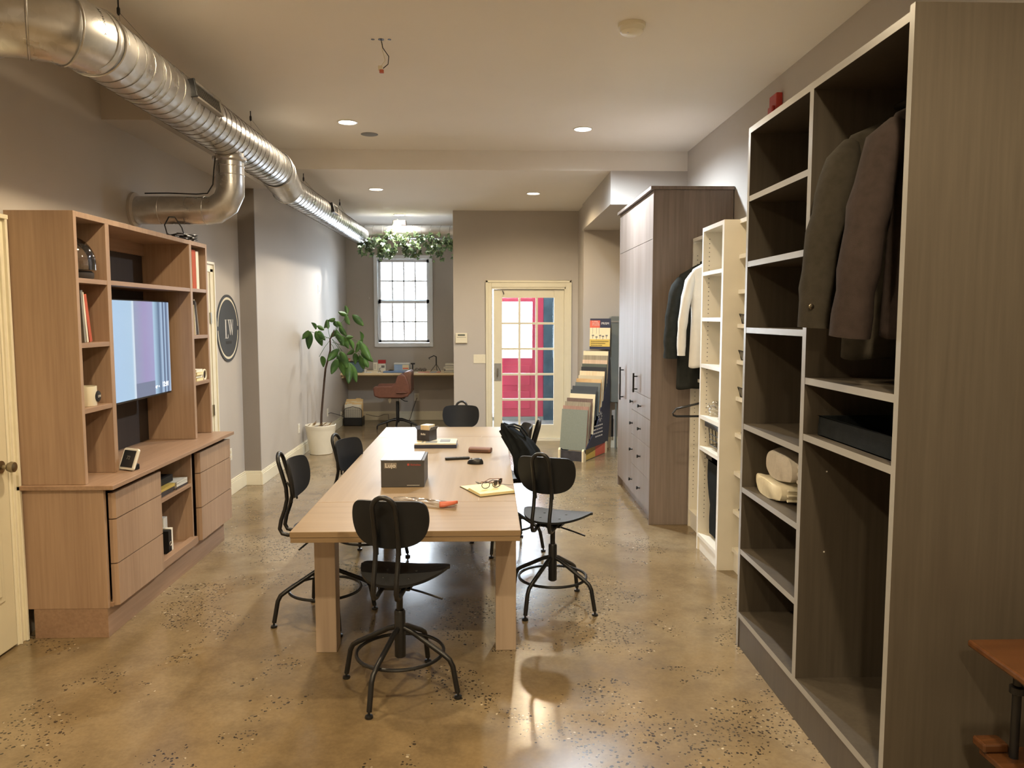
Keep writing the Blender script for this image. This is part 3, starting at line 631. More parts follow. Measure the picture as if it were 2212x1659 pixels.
# ---- things on the shelves
def bk(nm, q, mat, lab, cat='book', grp=None, page=None, M=None, bev=.001):
    """book: covers and spine with the page block as its own part; q = x0 x1 y0 y1 z0 z1; page = open side"""
    x0, x1, y0, y1, z0, z1 = q
    t = thing(nm, lab, cat, ((x0 + x1) / 2, (y0 + y1) / 2, z0), group=grp); tt = .003
    dims = (x1 - x0, y1 - y0, z1 - z0); ax = dims.index(min(dims)); C = MB()
    lo = [x0, y0, z0]; hi = [x1, y1, z1]
    def bx(l, h_): C.box(l[0], h_[0], l[1], h_[1], l[2], h_[2], M=M)
    a = list(lo); bb = list(hi); bb[ax] = lo[ax] + tt; bx(a, bb); a = list(lo); bb = list(hi); a[ax] = hi[ax] - tt; bx(a, bb)
    pa = page or ('+x' if ax != 0 else '+y'); i = 'xyz'.index(pa[1]); a = list(lo); bb = list(hi)
    if pa[0] == '+': bb[i] = lo[i] + tt
    else: a[i] = hi[i] - tt
    bx(a, bb); C.build('cover', mat, t, bevel=bev)
    P = MB(); a = [v + .004 for v in lo]; bb = [v - .004 for v in hi]; a[ax] = lo[ax] + tt; bb[ax] = hi[ax] - tt
    if pa[0] == '+': a[i] = lo[i] + tt
    else: bb[i] = hi[i] - tt
    P.box(a[0], bb[0], a[1], bb[1], a[2], bb[2], M=M); P.build('pages', 'paper', t); return t
t = thing('glass_cloche', 'clear glass dome on a dark base, top left bay of the bookcase', 'glass dome', (-2.33, 4.50, 1.969))
MB().lathe([(.125, .05)] + [(.125 * cos(rad(a)), .09 + .145 * sin(rad(a))) for a in range(0, 88, 8)] + [(.0001, .235)], (-2.305, 4.415, 1.969), 40).build('dome', 'cloche_glass', t, smooth=True)
MB().lathe([(.105, 0), (.112, .01), (.112, .035), (.10, .045), (.0001, .045)], (-2.305, 4.415, 1.969), 32).build('base', 'media_dark', t, smooth=True)
for i, (yb, lean, th, mat, lab) in enumerate(((4.335, 4, .022, 'grey_plate', 'grey paperback leaning at the left of the second bay'), (4.365, 7, .016, 'paper', 'slim white book leaning between two others in the second bay'), (4.392, 10, .03, 'rust_cloth', 'reddish brown book leaning rightmost in the second left bay'))):
    M = Matrix.Translation((-2.3, yb, 1.6195)) @ Matrix.Rotation(rad(lean), 4, 'X')
    bk('leaning_book', (-.09, .09, 0, th, .0, .285 - .01 * i), mat, lab, grp='leaning books in the second left bay', M=Matrix.Translation((-2.3, yb + .0, 1.6205 + .0)) @ Matrix.Rotation(rad(lean), 4, 'X') @ Matrix.Translation((0, 0, 0)), page='-x')
t = thing('white_mug', 'white open sided cup with a dark round badge, third left bay', 'cup', (-2.26, 4.42, 1.264))
MB().lathe([(.0001, 0), (.062, 0), (.064, .004), (.066, .11), (.060, .11), (.058, .008), (.0001, .008)], (-2.26, 4.40, 1.264), 36).build('body', 'cream_plastic', t, smooth=True)
MB().lathe([(.0001, .0), (.030, .0), (.032, .006), (.0001, .012)], (-2.200, 4.425, 1.316), 24, axis='X').build('badge', 'black_plastic', t, smooth=True, label='round black badge')
text('monogram', 'LW', .02, 'ink_white', t, (-2.187, 4.425, 1.316), (0, 1, 0), (0, 0, 1))
# little white clock display on the worktop
t = thing('desk_display', 'small white framed screen standing tilted on the worktop', 'display', (-2.14, 4.61, .856), rotz=0)
M = Matrix.Translation((-2.14, 4.60, .857)) @ Matrix.Rotation(rad(-28), 4, 'Z') @ Matrix.Rotation(rad(-22), 4, 'X')
m = MB(); m.prism(rrect(.125, .13, .014, cy=.069), -.006, .010, 'Y', M=M); m.build('frame', 'white_plastic', t, bevel=.003)
MB().box(-.05, .05, -.008, -.0055, .018, .12, M=M).build('screen', 'lens_dark', t)
text('reading', '72', .03, 'ink_grey', t, M @ Vector((0, -.0085, .075)), (M.to_3x3() @ Vector((1, 0, 0))), (M.to_3x3() @ Vector((0, 0, 1))))
M2 = M @ Matrix.Rotation(rad(22), 4, 'X'); MB().box(-.04, .04, .012, .065, .0, .035, M=M2).build('stand', 'black_plastic', t, bevel=.006)
# right column of the bookcase
for i, (y0, th, hh, mat, lab) in enumerate(((5.850, .03, .28, 'paper', 'thin white book leftmost in the top right bay'), (5.884, .05, .285, 'mustard_print', 'beige speckled book second in the top right bay'), (5.938, .075, .29, 'rust_cloth', 'thick brick red book in the top right bay'), (6.018, .055, .285, 'paper', 'white book rightmost in the top right bay'))):
    bk('upright_book', (-2.42, -2.21, y0, y0 + th, 1.9715, 1.9715 + hh), mat, lab, grp='upright books in the top right bay', page='-x')
for i, (yb, lean, th, mat, lab) in enumerate(((5.99, 3, .012, 'paper', 'thin pale magazine leftmost in the second right bay'), (6.01, 8, .035, 'charcoal_cover', 'dark book leaning in the second right bay'), (6.05, 11, .018, 'grey_plate', 'grey slim book leaning on the dark one, second right bay'))):
    bk('leaning_book', (-.09, .09, 0, th, 0, .27 - .01 * i), mat, lab, grp='leaning books in the second right bay', M=Matrix.Translation((-2.31, yb, 1.6245)) @ Matrix.Rotation(rad(lean), 4, 'X'), page='-x')
for i, (dy, x0, mat) in enumerate(((0, -2.19, 'cream_page'), (.012, -2.20, 'paper'), (-.004, -2.185, 'cream_page'), (.008, -2.195, 'paper'))):
    z = 1.2765 + i * .022
    bk('small_book', (x0 - .11, x0, 5.90 + dy, 6.03 + dy, z, z + .021), mat, ['small pale book at the bottom of the stack in the third right bay', 'small white book second from the bottom of the right bay stack', 'small cream book third in the right bay stack', 'small white book on top of the right bay stack'][i], grp='small stacked books in the third right bay', page='-x')
t = thing('white_ring_holder', 'white looped holder beside the small stacked books', 'holder', (-2.25, 6.08, 1.2765))
MB().tube([(-2.2, a, b_) for a, b_ in arc((6.085, 1.315), .038, -90, 270, 24)][:-1], .007, 8, closed=True).build('loop', 'cream_plastic', t, smooth=True)
MB().lathe([(.0001, 0), (.031, 0), (.031, .07), (.0001, .07)], (-2.27, 6.075, 1.315), 24, axis='X').build('core', 'lens_dark', t, smooth=True)
# coiled black cable on top of the bookcase
pts = []
for k in range(110):
    a = k * .37; rr = .075 + .035 * sin(k * .9); pts.append((-2.27 + .9 * rr * cos(a), 5.93 + 1.5 * rr * sin(a), 2.325 + .022 * abs(sin(k * .31)) + .00025 * k))
pts += [(-2.22, 5.84, 2.35), (-2.20, 5.74, 2.40), (-2.20, 5.62, 2.46), (-2.21, 5.54, 2.45), (-2.22, 5.49, 2.39), (-2.23, 5.55, 2.34), (-2.24, 5.7, 2.326)]
tag(MB().tube(pts, .0045, 6).build('coiled_cable', 'black_plastic', smooth=True), 'tangled black cable coiled on top of the bookcase', 'cable')
# books in the open bay
zz = .598
for i, (th, y0, y1, mat, lab) in enumerate(((.016, 4.90, 5.20, 'charcoal_cover', 'bottom magazine of the white edged stack in the open bay'), (.018, 4.89, 5.21, 'charcoal_cover', 'second magazine of the white edged stack in the open bay'), (.02, 4.88, 5.20, 'mustard_print', 'top pale magazine of the stack in the open bay'))):
    bk('magazine', (-2.33, -2.11 + .005 * i, y0, y1, zz, zz + th), mat, lab, grp='magazines stacked on the left of the open bay shelf', page='-x'); zz += th + .001
bk('dark_album', (-2.36, -2.14, 4.93, 5.27, zz, zz + .045), 'black_ply', 'thick black album lying on the magazine stack', page='-x')
zz = .598
for i, th in enumerate((.012, .022, .012)):
    bk('magazine', (-2.34, -2.105, 5.24 + .0, 5.43, zz, zz + th), ('charcoal_cover', 'paper', 'paper')[i], ['dark folder under the white magazines, right end of open bay shelf', 'thick white magazine at the right end of the open bay shelf', 'thin white magazine on top at the right end of the open bay'][i], grp='magazines at the right of the open bay shelf', page='-x'); zz += th + .001
t = thing('white_box', 'white box standing upright behind the black ring binder in the open bay', 'box', (-2.3, 5.2, .191))
box(-2.42, -2.20, 5.235, 5.30, .191, .40).build('body', 'white_plastic', t, bevel=.002)
box(-2.415, -2.205, 5.229, 5.2345, .197, .394).build('lid', 'white_plastic', t, bevel=.002)
t = thing('black_binder', 'black binder with white spine standing in the bottom of the open bay', 'binder', (-2.2, 5.15, .191))
box(-2.30, -2.12, 5.115, 5.165, .191, .345).build('cover', 'black_ply', t, bevel=.002)
box(-2.31, -2.125, 5.167, 5.200, .191, .35).build('pages', 'paper', t, bevel=.001)
MB().tube([(-2.1185, a, b_) for a, b_ in arc((5.14, .255), .014, 0, 360, 18)][:-1], .0025, 6, closed=True).build('finger_ring', 'steel', t, smooth=True)

# ---- oval-looking round wall sign
t = thing('round_sign', 'round slate grey wall sign with ring and letters LW', 'sign', (-2.555, 7.745, 1.65))
yc, zc = 7.745, 1.65
MB().lathe([(.304, XL + .001), (.328, XL + .001), (.328, XL + .009), (.304, XL + .009), (.304, XL + .001)], (0, yc, zc), 64, axis='X').build('outer_ring', 'sign_slate', t, smooth=True)
MB().lathe([(.0001, XL + .001), (.278, XL + .001), (.278, XL + .009), (.0001, XL + .009)], (0, yc, zc), 64, axis='X').build('disc', 'sign_slate', t, smooth=True)
MB().lathe([(.280, XL + .001), (.303, XL + .001), (.303, XL + .0065), (.280, XL + .0065), (.280, XL + .001)], (0, yc, zc), 64, axis='X').build('inner_ring', 'cream_plastic', t, smooth=True, label='thin pale ring')
for s in (-1, 1): box(XL + .001, XL + .0085, yc + s * .291 - .016, yc + s * .282 + .016, zc - .02, zc + .02).build('spoke', 'sign_slate', t)
def sgn(nm, body, size, z, mat, sx=1.0): text(nm, body, size, mat, t, (XL + .010, yc, z), (0, 1, 0), (0, 0, 1), .001, sx=sx)
def serif(x, dz0, z1, m_): m_.box(XL + .009, XL + .011, yc + x - .006, yc + x + .030, z1 - .004, z1 + .003)
m = MB(); m.box(XL + .009, XL + .011, yc - .09, yc - .068, zc - .10, zc + .085); m.box(XL + .009, XL + .011, yc - .10, yc - .052, zc + .078, zc + .085); m.box(XL + .009, XL + .011, yc - .10, yc - .012, zc - .10, zc - .093); m.prism([(yc - .03, zc - .1), (yc - .012, zc - .1), (yc - .012, zc - .06)], XL + .009, XL + .011, 'X'); m.build('letter_L', 'ink_white', t)
m = MB()
for k in (0, 1): m.prism([(yc - .005 + .06 * k, zc + .085), (yc + .02 + .06 * k, zc + .085), (yc + .058 + .055 * k, zc - .062), (yc + .050 + .055 * k, zc - .07)], XL + .009, XL + .011, 'X'); m.prism([(yc + .050 + .055 * k, zc - .07), (yc + .056 + .055 * k, zc - .06), (yc + .080 + .06 * k, zc + .085), (yc + .073 + .06 * k, zc + .085)], XL + .009, XL + .0108, 'X'); m.box(XL + .009, XL + .011, yc - .018 + .06 * k, yc + .034 + .06 * k, zc + .078, zc + .085)
m.build('letter_W', 'ink_white', t)
m = MB()
for k in range(9): m.box(XL + .009, XL + .010, yc - .085 + .02 * k, yc - .080 + .02 * k, zc - .155, zc - .125); m.box(XL + .009, XL + .010, yc - .085 + .02 * k, yc - .072 + .02 * k, zc - .142, zc - .138) if k % 2 else None
m.build('faint_lettering', 'ink_black', t)

# ================================================================ DINING / WORK TABLE
TX0, TX1, TY0, TY1, TZ = -.938, .153, 3.62, 7.125, .75
tb = thing('work_table', 'long pale oak extending table in the middle of the room', 'table', (-.39, 5.37, 0))
box(TX0, TX1, 4.212, 6.535, TZ - .028, TZ).build('table_top', 'table_oak_y', tb, bevel=.002)
for ya, yb in ((TY0, 4.209), (6.538, TY1)): box(TX0, TX1, ya, yb, TZ - .028, TZ).build('extension_leaf', 'table_oak', tb, bevel=.002)
m = MB(); m.box(TX0 + .002, TX1 - .002, TY0 + .004, TY0 + .07, TZ - .054, TZ - .029); m.box(TX0 + .002, TX1 - .002, TY1 - .07, TY1 - .004, TZ - .054, TZ - .029)
m.box(TX0 + .002, TX0 + .07, TY0 + .07, TY1 - .07, TZ - .054, TZ - .029); m.box(TX1 - .07, TX1 - .002, TY0 + .07, TY1 - .07, TZ - .054, TZ - .029); m.build('top_frame', 'table_oak', tb, bevel=.002)
m = MB()
for y in (4.225, 6.50):
    for x0 in (TX0 + .02, TX1 - .21): m.box(x0, x0 + .19, y, y + .003, TZ, TZ + .0006); m.box(x0 + (.187 if x0 < -.5 else 0), x0 + (.19 if x0 < -.5 else .003), y, y + .075, TZ, TZ + .0006)
m.build('inlay_line', 'table_leg', tb)
for x0 in (-.908, .036):
    for y0 in (3.985, 6.65): box(x0, x0 + .108, y0, y0 + .108, 0, TZ - .055).build('leg', 'table_leg', tb, bevel=.003)
m = MB(); ax0, ax1, ay0, ay1 = -.88, .116, 3.975 - .012, 6.77
m.box(ax0, ax1, ay0 + .01, ay0 + .021, TZ - .098, TZ - .055); m.box(ax0, ax1, ay1, ay1 + .02, TZ - .098, TZ - .055)
m.box(-.80, -.78, 4.093, 6.65, TZ - .12, TZ - .055); m.box(.0, .02, 4.093, 6.65, TZ - .12, TZ - .055); m.build('apron', 'table_leg', tb)

# ================================================================ SWIVEL CHAIRS
def seat_outline():
    pts = [(-.165, .185), (0, .195), (.165, .185), (.205, .165), (.220, .125), (.205, .05), (.175, -.03), (.13, -.105), (.075, -.158), (0, -.175)]
    pts += [(-x, y) for x, y in pts[::-1][1:] if x > .01 and not (x == .165)]
    return pts
def shell(outline, f, th, rings=7):
    """a thin curved plate with the given outline; f(x,y)->z"""
    n = len(outline); v = []; fc = []
    for k in range(rings + 1):
        s = k / rings
        for x, y in outline: v.append((x * s, y * s))
    m = MB(); top = [(x, y, f(x, y)) for x, y in v]; bot = [(x, y, f(x, y) - th) for x, y in v]; N0 = len(top); F = []
    for k in range(1, rings):
        for i in range(n): j = (i + 1) % n; F.append((k * n + i, k * n + j, (k + 1) * n + j, (k + 1) * n + i))
    for i in range(n): F.append((0, n + i, n + (i + 1) % n))
    B = [tuple(N0 + q for q in reversed(x)) for x in F]
    E_ = [(rings * n + i, rings * n + (i + 1) % n, N0 + rings * n + (i + 1) % n, N0 + rings * n + i) for i in range(n)]
    return m.add(top + bot, F + B + E_)
def smooth_outline(P, it=2):
    for _ in range(it):
        Q = []
        for i in range(len(P)):
            a, b_ = P[i], P[(i + 1) % len(P)]; Q += [(.75 * a[0] + .25 * b_[0], .75 * a[1] + .25 * b_[1]), (.25 * a[0] + .75 * b_[0], .25 * a[1] + .75 * b_[1])]
        P = Q
    return P
def make_chair(lab, grp):
    t = thing('swivel_chair', lab, 'chair', group=grp); K = dict(world=False, smooth=True)
    L = MB().tube([(.018, 0, .30), (.06, 0, .286), (.225, 0, .198), (.256, 0, .178), (.272, 0, .148), (.295, 0, .028)], .0125, 10)
    leg0 = L.build('leg', 'black_metal', t, **K)
    fo = MB().lathe([(.0001, 0), (.017, 0), (.019, .004), (.017, .012), (.006, .014), (.006, .03), (.0001, .03)], (.297, 0, 0), 16).build('foot', 'black_plastic', leg0, **K)
    for k in (1, 2, 3):
        l = leg0.copy(); COL.objects.link(l); l.parent = t; l.rotation_euler.z = k * pi / 2; f2 = fo.copy(); COL.objects.link(f2); f2.parent = l
    MB().tube([(.205 * cos(2 * pi * i / 48), .205 * sin(2 * pi * i / 48), .182) for i in range(48)], .0085, 8, closed=True).build('foot_ring', 'black_metal', t, **K)
    MB().lathe([(.0001, .155), (.020, .155), (.026, .16), (.026, .375), (.021, .385), (.0001, .385)], n=24).build('column', 'black_metal', t, **K)
    MB().lathe([(.0001, .30), (.015, .30), (.015, .505), (.0001, .505)], n=20).build('spindle', 'black_metal', t, **K)
    S = smooth_outline(seat_outline())
    zf = lambda x, y: .556 + .35 * x * x * (1 if y < .1 else .6) - .9 * max(0, y - .1) ** 2 + .25 * max(0, -y - .05) ** 2
    shell(S, zf, .013).build('seat', 'black_ply', t, **K)
    m = MB()
    for x, y in ((-.07, .05), (.07, .05), (-.06, -.06), (.06, -.06)): m.lathe([(.0075, 0), (.006, .003), (.0001, .0035)], (x, y, zf(x, y)), 10)
    m.build('seat_bolt', 'black_metal', t, **K)
    m = MB(); m.box(-.075, .075, -.10, .10, .512, .522); m.box(-.03, .03, -.04, .04, .49, .514); m.build('seat_plate', 'black_metal', t, world=False)
    MB().tube([(.03, -.03, .505), (.12, -.055, .495), (.225, -.085, .478)], .005, 8).build('height_lever', 'black_metal', t, **K)
    prof = [(.03, .528), (-.06, .528), (-.14, .520), (-.195, .512), (-.228, .52), (-.242, .548), (-.232, .60), (-.210, .66), (-.196, .72), (-.200, .79), (-.222, .87), (-.238, .925)]
    bx = .052; left = [(-bx, y, z) for y, z in prof]; top = []
    for k in range(1, 10):
        a = pi - pi * k / 10; d = .054 * sin(a); top.append((bx * cos(a), -.238 - .24 * d, .925 + d))
    MB().tube(left + top + [(bx, y, z) for y, z in prof[::-1]], .0112, 10).build('back_frame', 'black_metal', t, **K)
    for s in (-1, 1): MB().tube([(s * bx, -.212, .825), (s * bx, -.19, .815), (s * bx, -.175, .79), (s * bx, -.168, .70)], .006, 8).build('back_bracket', 'black_metal', t, **K)
    O = smooth_outline([(-.13, .108), (0, .115), (.13, .108), (.165, .088), (.178, .04), (.176, -.02), (.155, -.075), (.105, -.105), (0, -.115), (-.105, -.105), (-.155, -.075), (-.176, -.02), (-.178, .04), (-.165, .088)])
    m = shell(O, lambda x, y: 1.6 * x * x + .15 * y * y, .011)
    R = Matrix.Translation((0, -.170, .838)) @ Matrix.Rotation(rad(9), 4, 'X') @ Matrix(((1, 0, 0, 0), (0, 0, 1, 0), (0, 1, 0, 0), (0, 0, 0, 1)))
    m.v = [tuple(R @ Vector(p)) for p in m.v]; m.build('backrest', 'black_ply', t, **K)
    return t
BASEP = ('leg', 'foot_ring', 'column')
def place(c, x, y, rot, base, drop=0.0):
    """rot turns seat and back; base is the compass angle of one foot"""
    c.location = (x, y, 0); c.rotation_euler.z = rad(rot); k = 0
    for ch in c.children:
        n = ch.name.split('.')[0]
        if n == 'leg': ch.rotation_euler.z = rad(base - rot) + k * pi / 2; k += 1
        elif n not in BASEP: ch.location.z -= drop
G = 'black metal and plywood swivel chairs around the long table'
c0 = make_chair('black swivel chair at the near end of the table, back to the viewer', G)
chairs = [copy_tree(c0) for _ in range(5)]
place(c0, -.42, 3.58, -9, -21.4)
for c_, a in zip(chairs, ((-.955, 4.46, -92, 206), (-.875, 5.52, -110, 20), (.39, 4.627, -22, -37), (.14, 5.84, 96, -24), (-.27, 7.36, 178, 30))): place(c_, *a)
for ch in chairs[1].children:
    if ch.name.split('.')[0] not in BASEP: ch.location.z -= .065
for ch in chairs[4].children:
    if ch.name.split('.')[0] not in BASEP: ch.location.z -= .045
for c_, l in zip(chairs, ('black swivel chair on the left of the table, nearest the viewer', 'black swivel chair on the left of the table, further back', 'black swivel chair turned away beside the near right corner of the table', 'black swivel chair on the right of the table with a black bag in it', 'black swivel chair at the far end of the table, facing the viewer')): c_['label'] = l
# ================================================================ DARK CLOSET UNIT ON THE RIGHT
CXF, ZT = 1.335, 2.72
cl = thing('open_closet', 'large dark brown open closet with pale edged shelves on the right', 'closet', (1.68, 3.26, 0))
ED = ((-1, 0, 0), 'closet_edge')
def cp(nm, q, **k): return box(*q).build(nm, 'closet_wood', cl, edge=ED, **k)
cp('side_panel', (CXF, 2.02, 2.478, 2.508, 0, ZT + .02)); cp('divider', (CXF, 2.01, 3.232, 3.27, .19, ZT - .03)); cp('side_panel', (CXF, 2.02, 4.0, 4.03, 0, ZT))
cp('top_panel', (CXF, 2.02, 2.508, 4.0, ZT - .03, ZT)); cp('bottom_panel', (CXF, 2.01, 2.508, 4.0, .16, .19))
box(CXF + .004, CXF + .022, 2.508, 4.0, 0, .16).build('plinth', 'closet_wood', cl)
box(2.01, 2.024, 2.508, 4.0, 0, ZT - .03).build('back_panel', 'closet_wood', cl)
for z in (2.361, 2.03, 1.692, 1.19, .854, .52): cp('shelf', (CXF + .001, 2.01, 3.27, 4.0, z - .014, z + .014))
for z in (1.492, 1.253): cp('shelf', (CXF + .001, 2.01, 2.508, 3.232, z - .014, z + .014))
box(1.75, 1.77, 2.508, 3.232, 1.506, 1.555).build('shelf_rail', 'closet_wood', cl)
MB().tube([(1.68, 2.508, 2.62), (1.68, 3.232, 2.62)], .013, 14).build('hanging_rod', 'steel', cl, smooth=True)
for z in (1.10, .75): box(1.44, 1.446, 3.2308, 3.2318, z, z + .006).build('peg_hole', 'ink_white', cl)
# black tray on the lower shelf
t = thing('black_tray', 'shallow black fabric tray on the closet shelf', 'tray', (1.6, 2.85, 1.268))
m = MB(); x0, x1, y0, y1, z0, z1 = 1.38, 1.95, 2.54, 3.19, 1.2675, 1.35
m.box(x0, x1, y0, y1, z0, z0 + .008); m.box(x0, x0 + .012, y0, y1, z0, z1); m.box(x1 - .012, x1, y0, y1, z0, z1); m.box(x0, x1, y0, y0 + .012, z0, z1); m.box(x0, x1, y1 - .012, y1, z0, z1)
m.build('tray_body', 'black_cloth', t, bevel=.004); box(x0 + .012, x1 - .012, y0 + .012, y1 - .012, z0 + .008, z0 + .02).build('tray_lining', 'black_ply', t)

# ---- hanging garments
def garment(nm, lab, cat, cx, y, top, mat, shw, hem, sl_end, sl_top=.0, th=.06, cuff=None, sr=(.075, .062, .05), grp=None, bodyw=None, seed=1, sleeve_lab=None, cuffmat=None, flare=1.0):
    """garment on a hanger seen from the side of the room; spread along X at depth y. sl_end = (x, z) of the left sleeve's end"""
    rnd = random.Random(seed); t = thing(nm, lab, cat, (cx, y, hem), group=grp)
    bw = bodyw or shw * .86
    prof = [(top, .055, .045), (top - .02, .10, .05), (top - .05, shw * .62, .05), (top - .09, shw * .93, th), (top - .15, shw * .97, th), (top - .30, bw, th * 1.15), (top - .45, bw * .97, th * 1.1)]
    n = 6
    for i in range(1, n + 1): f = i / n; prof.append((top - .45 + (hem - top + .45) * f, bw * (.97 + .06 * f * flare), th * (1.1 + .1 * f)))
    def fn(u, v):
        k = v * (len(prof) - 1); i = min(int(k), len(prof) - 2); f = k - i
        z = prof[i][0] * (1 - f) + prof[i + 1][0] * f; a = prof[i][1] * (1 - f) + prof[i + 1][1] * f; b_ = prof[i][2] * (1 - f) + prof[i + 1][2] * f
        an = 2 * pi * u; fold = 1 + .10 * sin(an * 7 + seed) * v
        ca, sa = cos(an), sin(an); X = cx + a * (abs(ca) ** .7) * (1 if ca > 0 else -1); Yy = y + b_ * sa * fold
        return (min(X, 2.0), Yy, z + .01 * sin(an * 3) * v)
    MB().grid(fn, 64, 34, closed_u=True).build('body', mat, t, smooth=True, thick=.006)
    for s in (-1, 1):
        ex = sl_end[0] if s < 0 else 2 * cx - sl_end[0]; ez = sl_end[1]; sx = cx + s * shw * .90; sz = top - .115
        P = []; m_ = 11
        for i in range(m_):
            f = i / (m_ - 1); bend = sin(pi * f) * .035
            X = sx + (ex - sx) * (f ** .72) + s * bend * .6; P.append((min(X, 1.94), y - .012 * sin(pi * f) + .004 * sin(9 * f + seed), sz + (ez - sz) * f))
        R = [sr[0] * .45 if i == 0 else (sr[0] + (sr[1] - sr[0]) * i / 5 if i <= 5 else sr[1] + (sr[2] - sr[1]) * (i - 5) / 5) for i in range(m_)]
        R = [r * (1 + .07 * sin(i * 2.3 + seed)) for i, r in enumerate(R)]
        s_ = MB().tube(P, R, 20, flat=.8).build('sleeve', mat, t, smooth=True)
        if cuff:
            a, b_ = Vector(P[-2]), Vector(P[-1]); d = (b_ - a).normalized()
            MB().tube([b_ - d * cuff, b_ + d * .012], [R[-1] * 1.04, R[-1] * 1.02], 20, flat=.8).build('cuff', cuffmat or mat, s_, smooth=True)
    MB().tube([(cx - .045, y - .05, top - .02), (cx - .02, y - .052, top + .012), (cx + .02, y - .03, top + .022), (cx + .05, y + .02, top + .016), (cx + .02, y + .045, top + .018), (cx - .03, y + .04, top + .012), (cx - .045, y - .05, top - .02)], .014, 8).build('collar', mat, t, smooth=True)
    return t
def hanger(lab, cx, y, rodz, mat='black_plastic', w_=.2, grp=None, drop=.11):
    t = thing('clothes_hanger', lab, 'hanger', (cx, y, rodz - drop), group=grp)
    r = .016; pts = [(cx, y, rodz - drop)] + [(cx, y, rodz - drop + .05)] + [(cx + .018 * cos(rad(a)), y, rodz + .0015 + .018 * sin(rad(a))) for a in (-60, -20, 20, 60, 95, 130, 165)]
    MB().tube(pts, .003, 8).build('hook', 'steel', t, smooth=True)
    MB().tube([(cx - w_, y, rodz - drop - .10), (cx - w_ * .85, y, rodz - drop - .075), (cx - .03, y, rodz - drop - .005), (cx + .03, y, rodz - drop - .005), (cx + w_ * .85, y, rodz - drop - .075), (cx + w_, y, rodz - drop - .10), (cx + w_ * .95, y, rodz - drop - .115), (cx - w_ * .95, y, rodz - drop - .115)], .006, 8, closed=True).build('bar', mat, t, smooth=True)
    return t
g = garment('hanging_jacket', 'dark olive grey jacket hanging in the closet, its sleeve reaching past the divider', 'jacket', 1.68, 3.04, 2.545, 'olive_jacket', .30, 1.60, (1.285, 1.73), cuff=.09, sr=(.085, .085, .075), bodyw=.27, seed=2)
MB().lathe([(.011, 0), (.009, -.004), (.0001, -.006)], (1.245, 2.972, 1.80), 14, axis='Y').build('cuff_button', 'nickel', g, smooth=True, label='round metal button on the sleeve')
hanger('hanger holding the olive grey jacket', 1.68, 3.04, 2.635)
garment('hanging_jacket', 'dark brown suede jacket hanging nearest the viewer in the closet', 'jacket', 1.69, 2.76, 2.56, 'brown_jacket', .28, 1.69, (1.30, 1.70), cuff=.07, sr=(.085, .085, .08), bodyw=.27, seed=5)
hanger('hanger holding the brown suede jacket', 1.69, 2.76, 2.635)
# ---- folded towels on the closet shelf
def folded(nm, lab, cx, cy, z0, w_, d_, hh, mat, seed, rot=0.0):
    """a cloth rolled in folds: a spiral-ended bolster lying along X"""
    t = thing(nm, lab, 'towel', (cx, cy, z0), group='folded towels on the closet shelf')
    def fn(u, v):
        an = 2 * pi * u; ca, sa = cos(an), sin(an)
        yy = (d_ / 2) * (abs(ca) ** .6) * (1 if ca > 0 else -1); zz_ = hh / 2 + (hh / 2) * (abs(sa) ** .75) * (1 if sa > 0 else -1)
        k = sin(pi * min(1, max(0, v))) ** .18 if 0 < v < 1 else .0
        k = .55 + .45 * k
        x = cx - w_ / 2 + w_ * v; n_ = .006 * sin(9 * v + an * 2 + seed) + .004 * sin(23 * v + seed)
        zz_ = zz_ * (.80 + .2 * k) + n_ * (1 if zz_ > .02 else 0)
        c_, s_ = cos(rot), sin(rot); dx = x - cx; dy = yy * k
        return (cx + dx * c_ - dy * s_, cy + dx * s_ + dy * c_, z0 + max(0, zz_))
    m = MB().grid(fn, 40, 30, closed_u=True); n = 40; nv = 30
    m.f.append(tuple(i * nv for i in range(n))); m.f.append(tuple(i * nv + nv - 1 for i in range(n))); m.m += [0, 0]
    m.build('body', mat, t, smooth=True, sub=0)
    # end folds facing the camera side (-Y end)
    for j in range(3):
        z = z0 + hh * (.22 + .26 * j)
        P = [(cx - w_ / 2 + .03 + (w_ - .06) * k / 12, cy - d_ / 2 - .002 + .012 * sin(k + j + seed) * 0, z + .004 * sin(k * 1.3 + seed)) for k in range(13)]
        P = [(cx + (p[0] - cx) * cos(rot) - (p[1] - cy) * sin(rot), cy + (p[0] - cx) * sin(rot) + (p[1] - cy) * cos(rot), p[2]) for p in P]
        MB().tube(P, hh * .12, 8, flat=.6).build('fold', mat, t, smooth=True)
    return t
folded('folded_towel', 'cream folded towel at the bottom of the pair in the closet', 1.60, 3.78, .869, .44, .42, .095, 'cream_towel', 1)
folded('folded_towel', 'thicker pale grey folded towel on top of the cream one', 1.62, 3.73, .966, .42, .40, .135, 'pale_towel', 4)
# fire alarm on the wall above the closet
t = thing('fire_alarm', 'small red fire alarm on the wall above the closet', 'fire alarm', (2.02, 5.50, 3.16))
box(1.985, 2.029, 5.435, 5.575, 3.12, 3.30).build('housing', 'fire_red', t, bevel=.006); box(1.965, 1.985, 5.46, 5.55, 3.14, 3.22).build('horn', 'fire_red', t, bevel=.008)

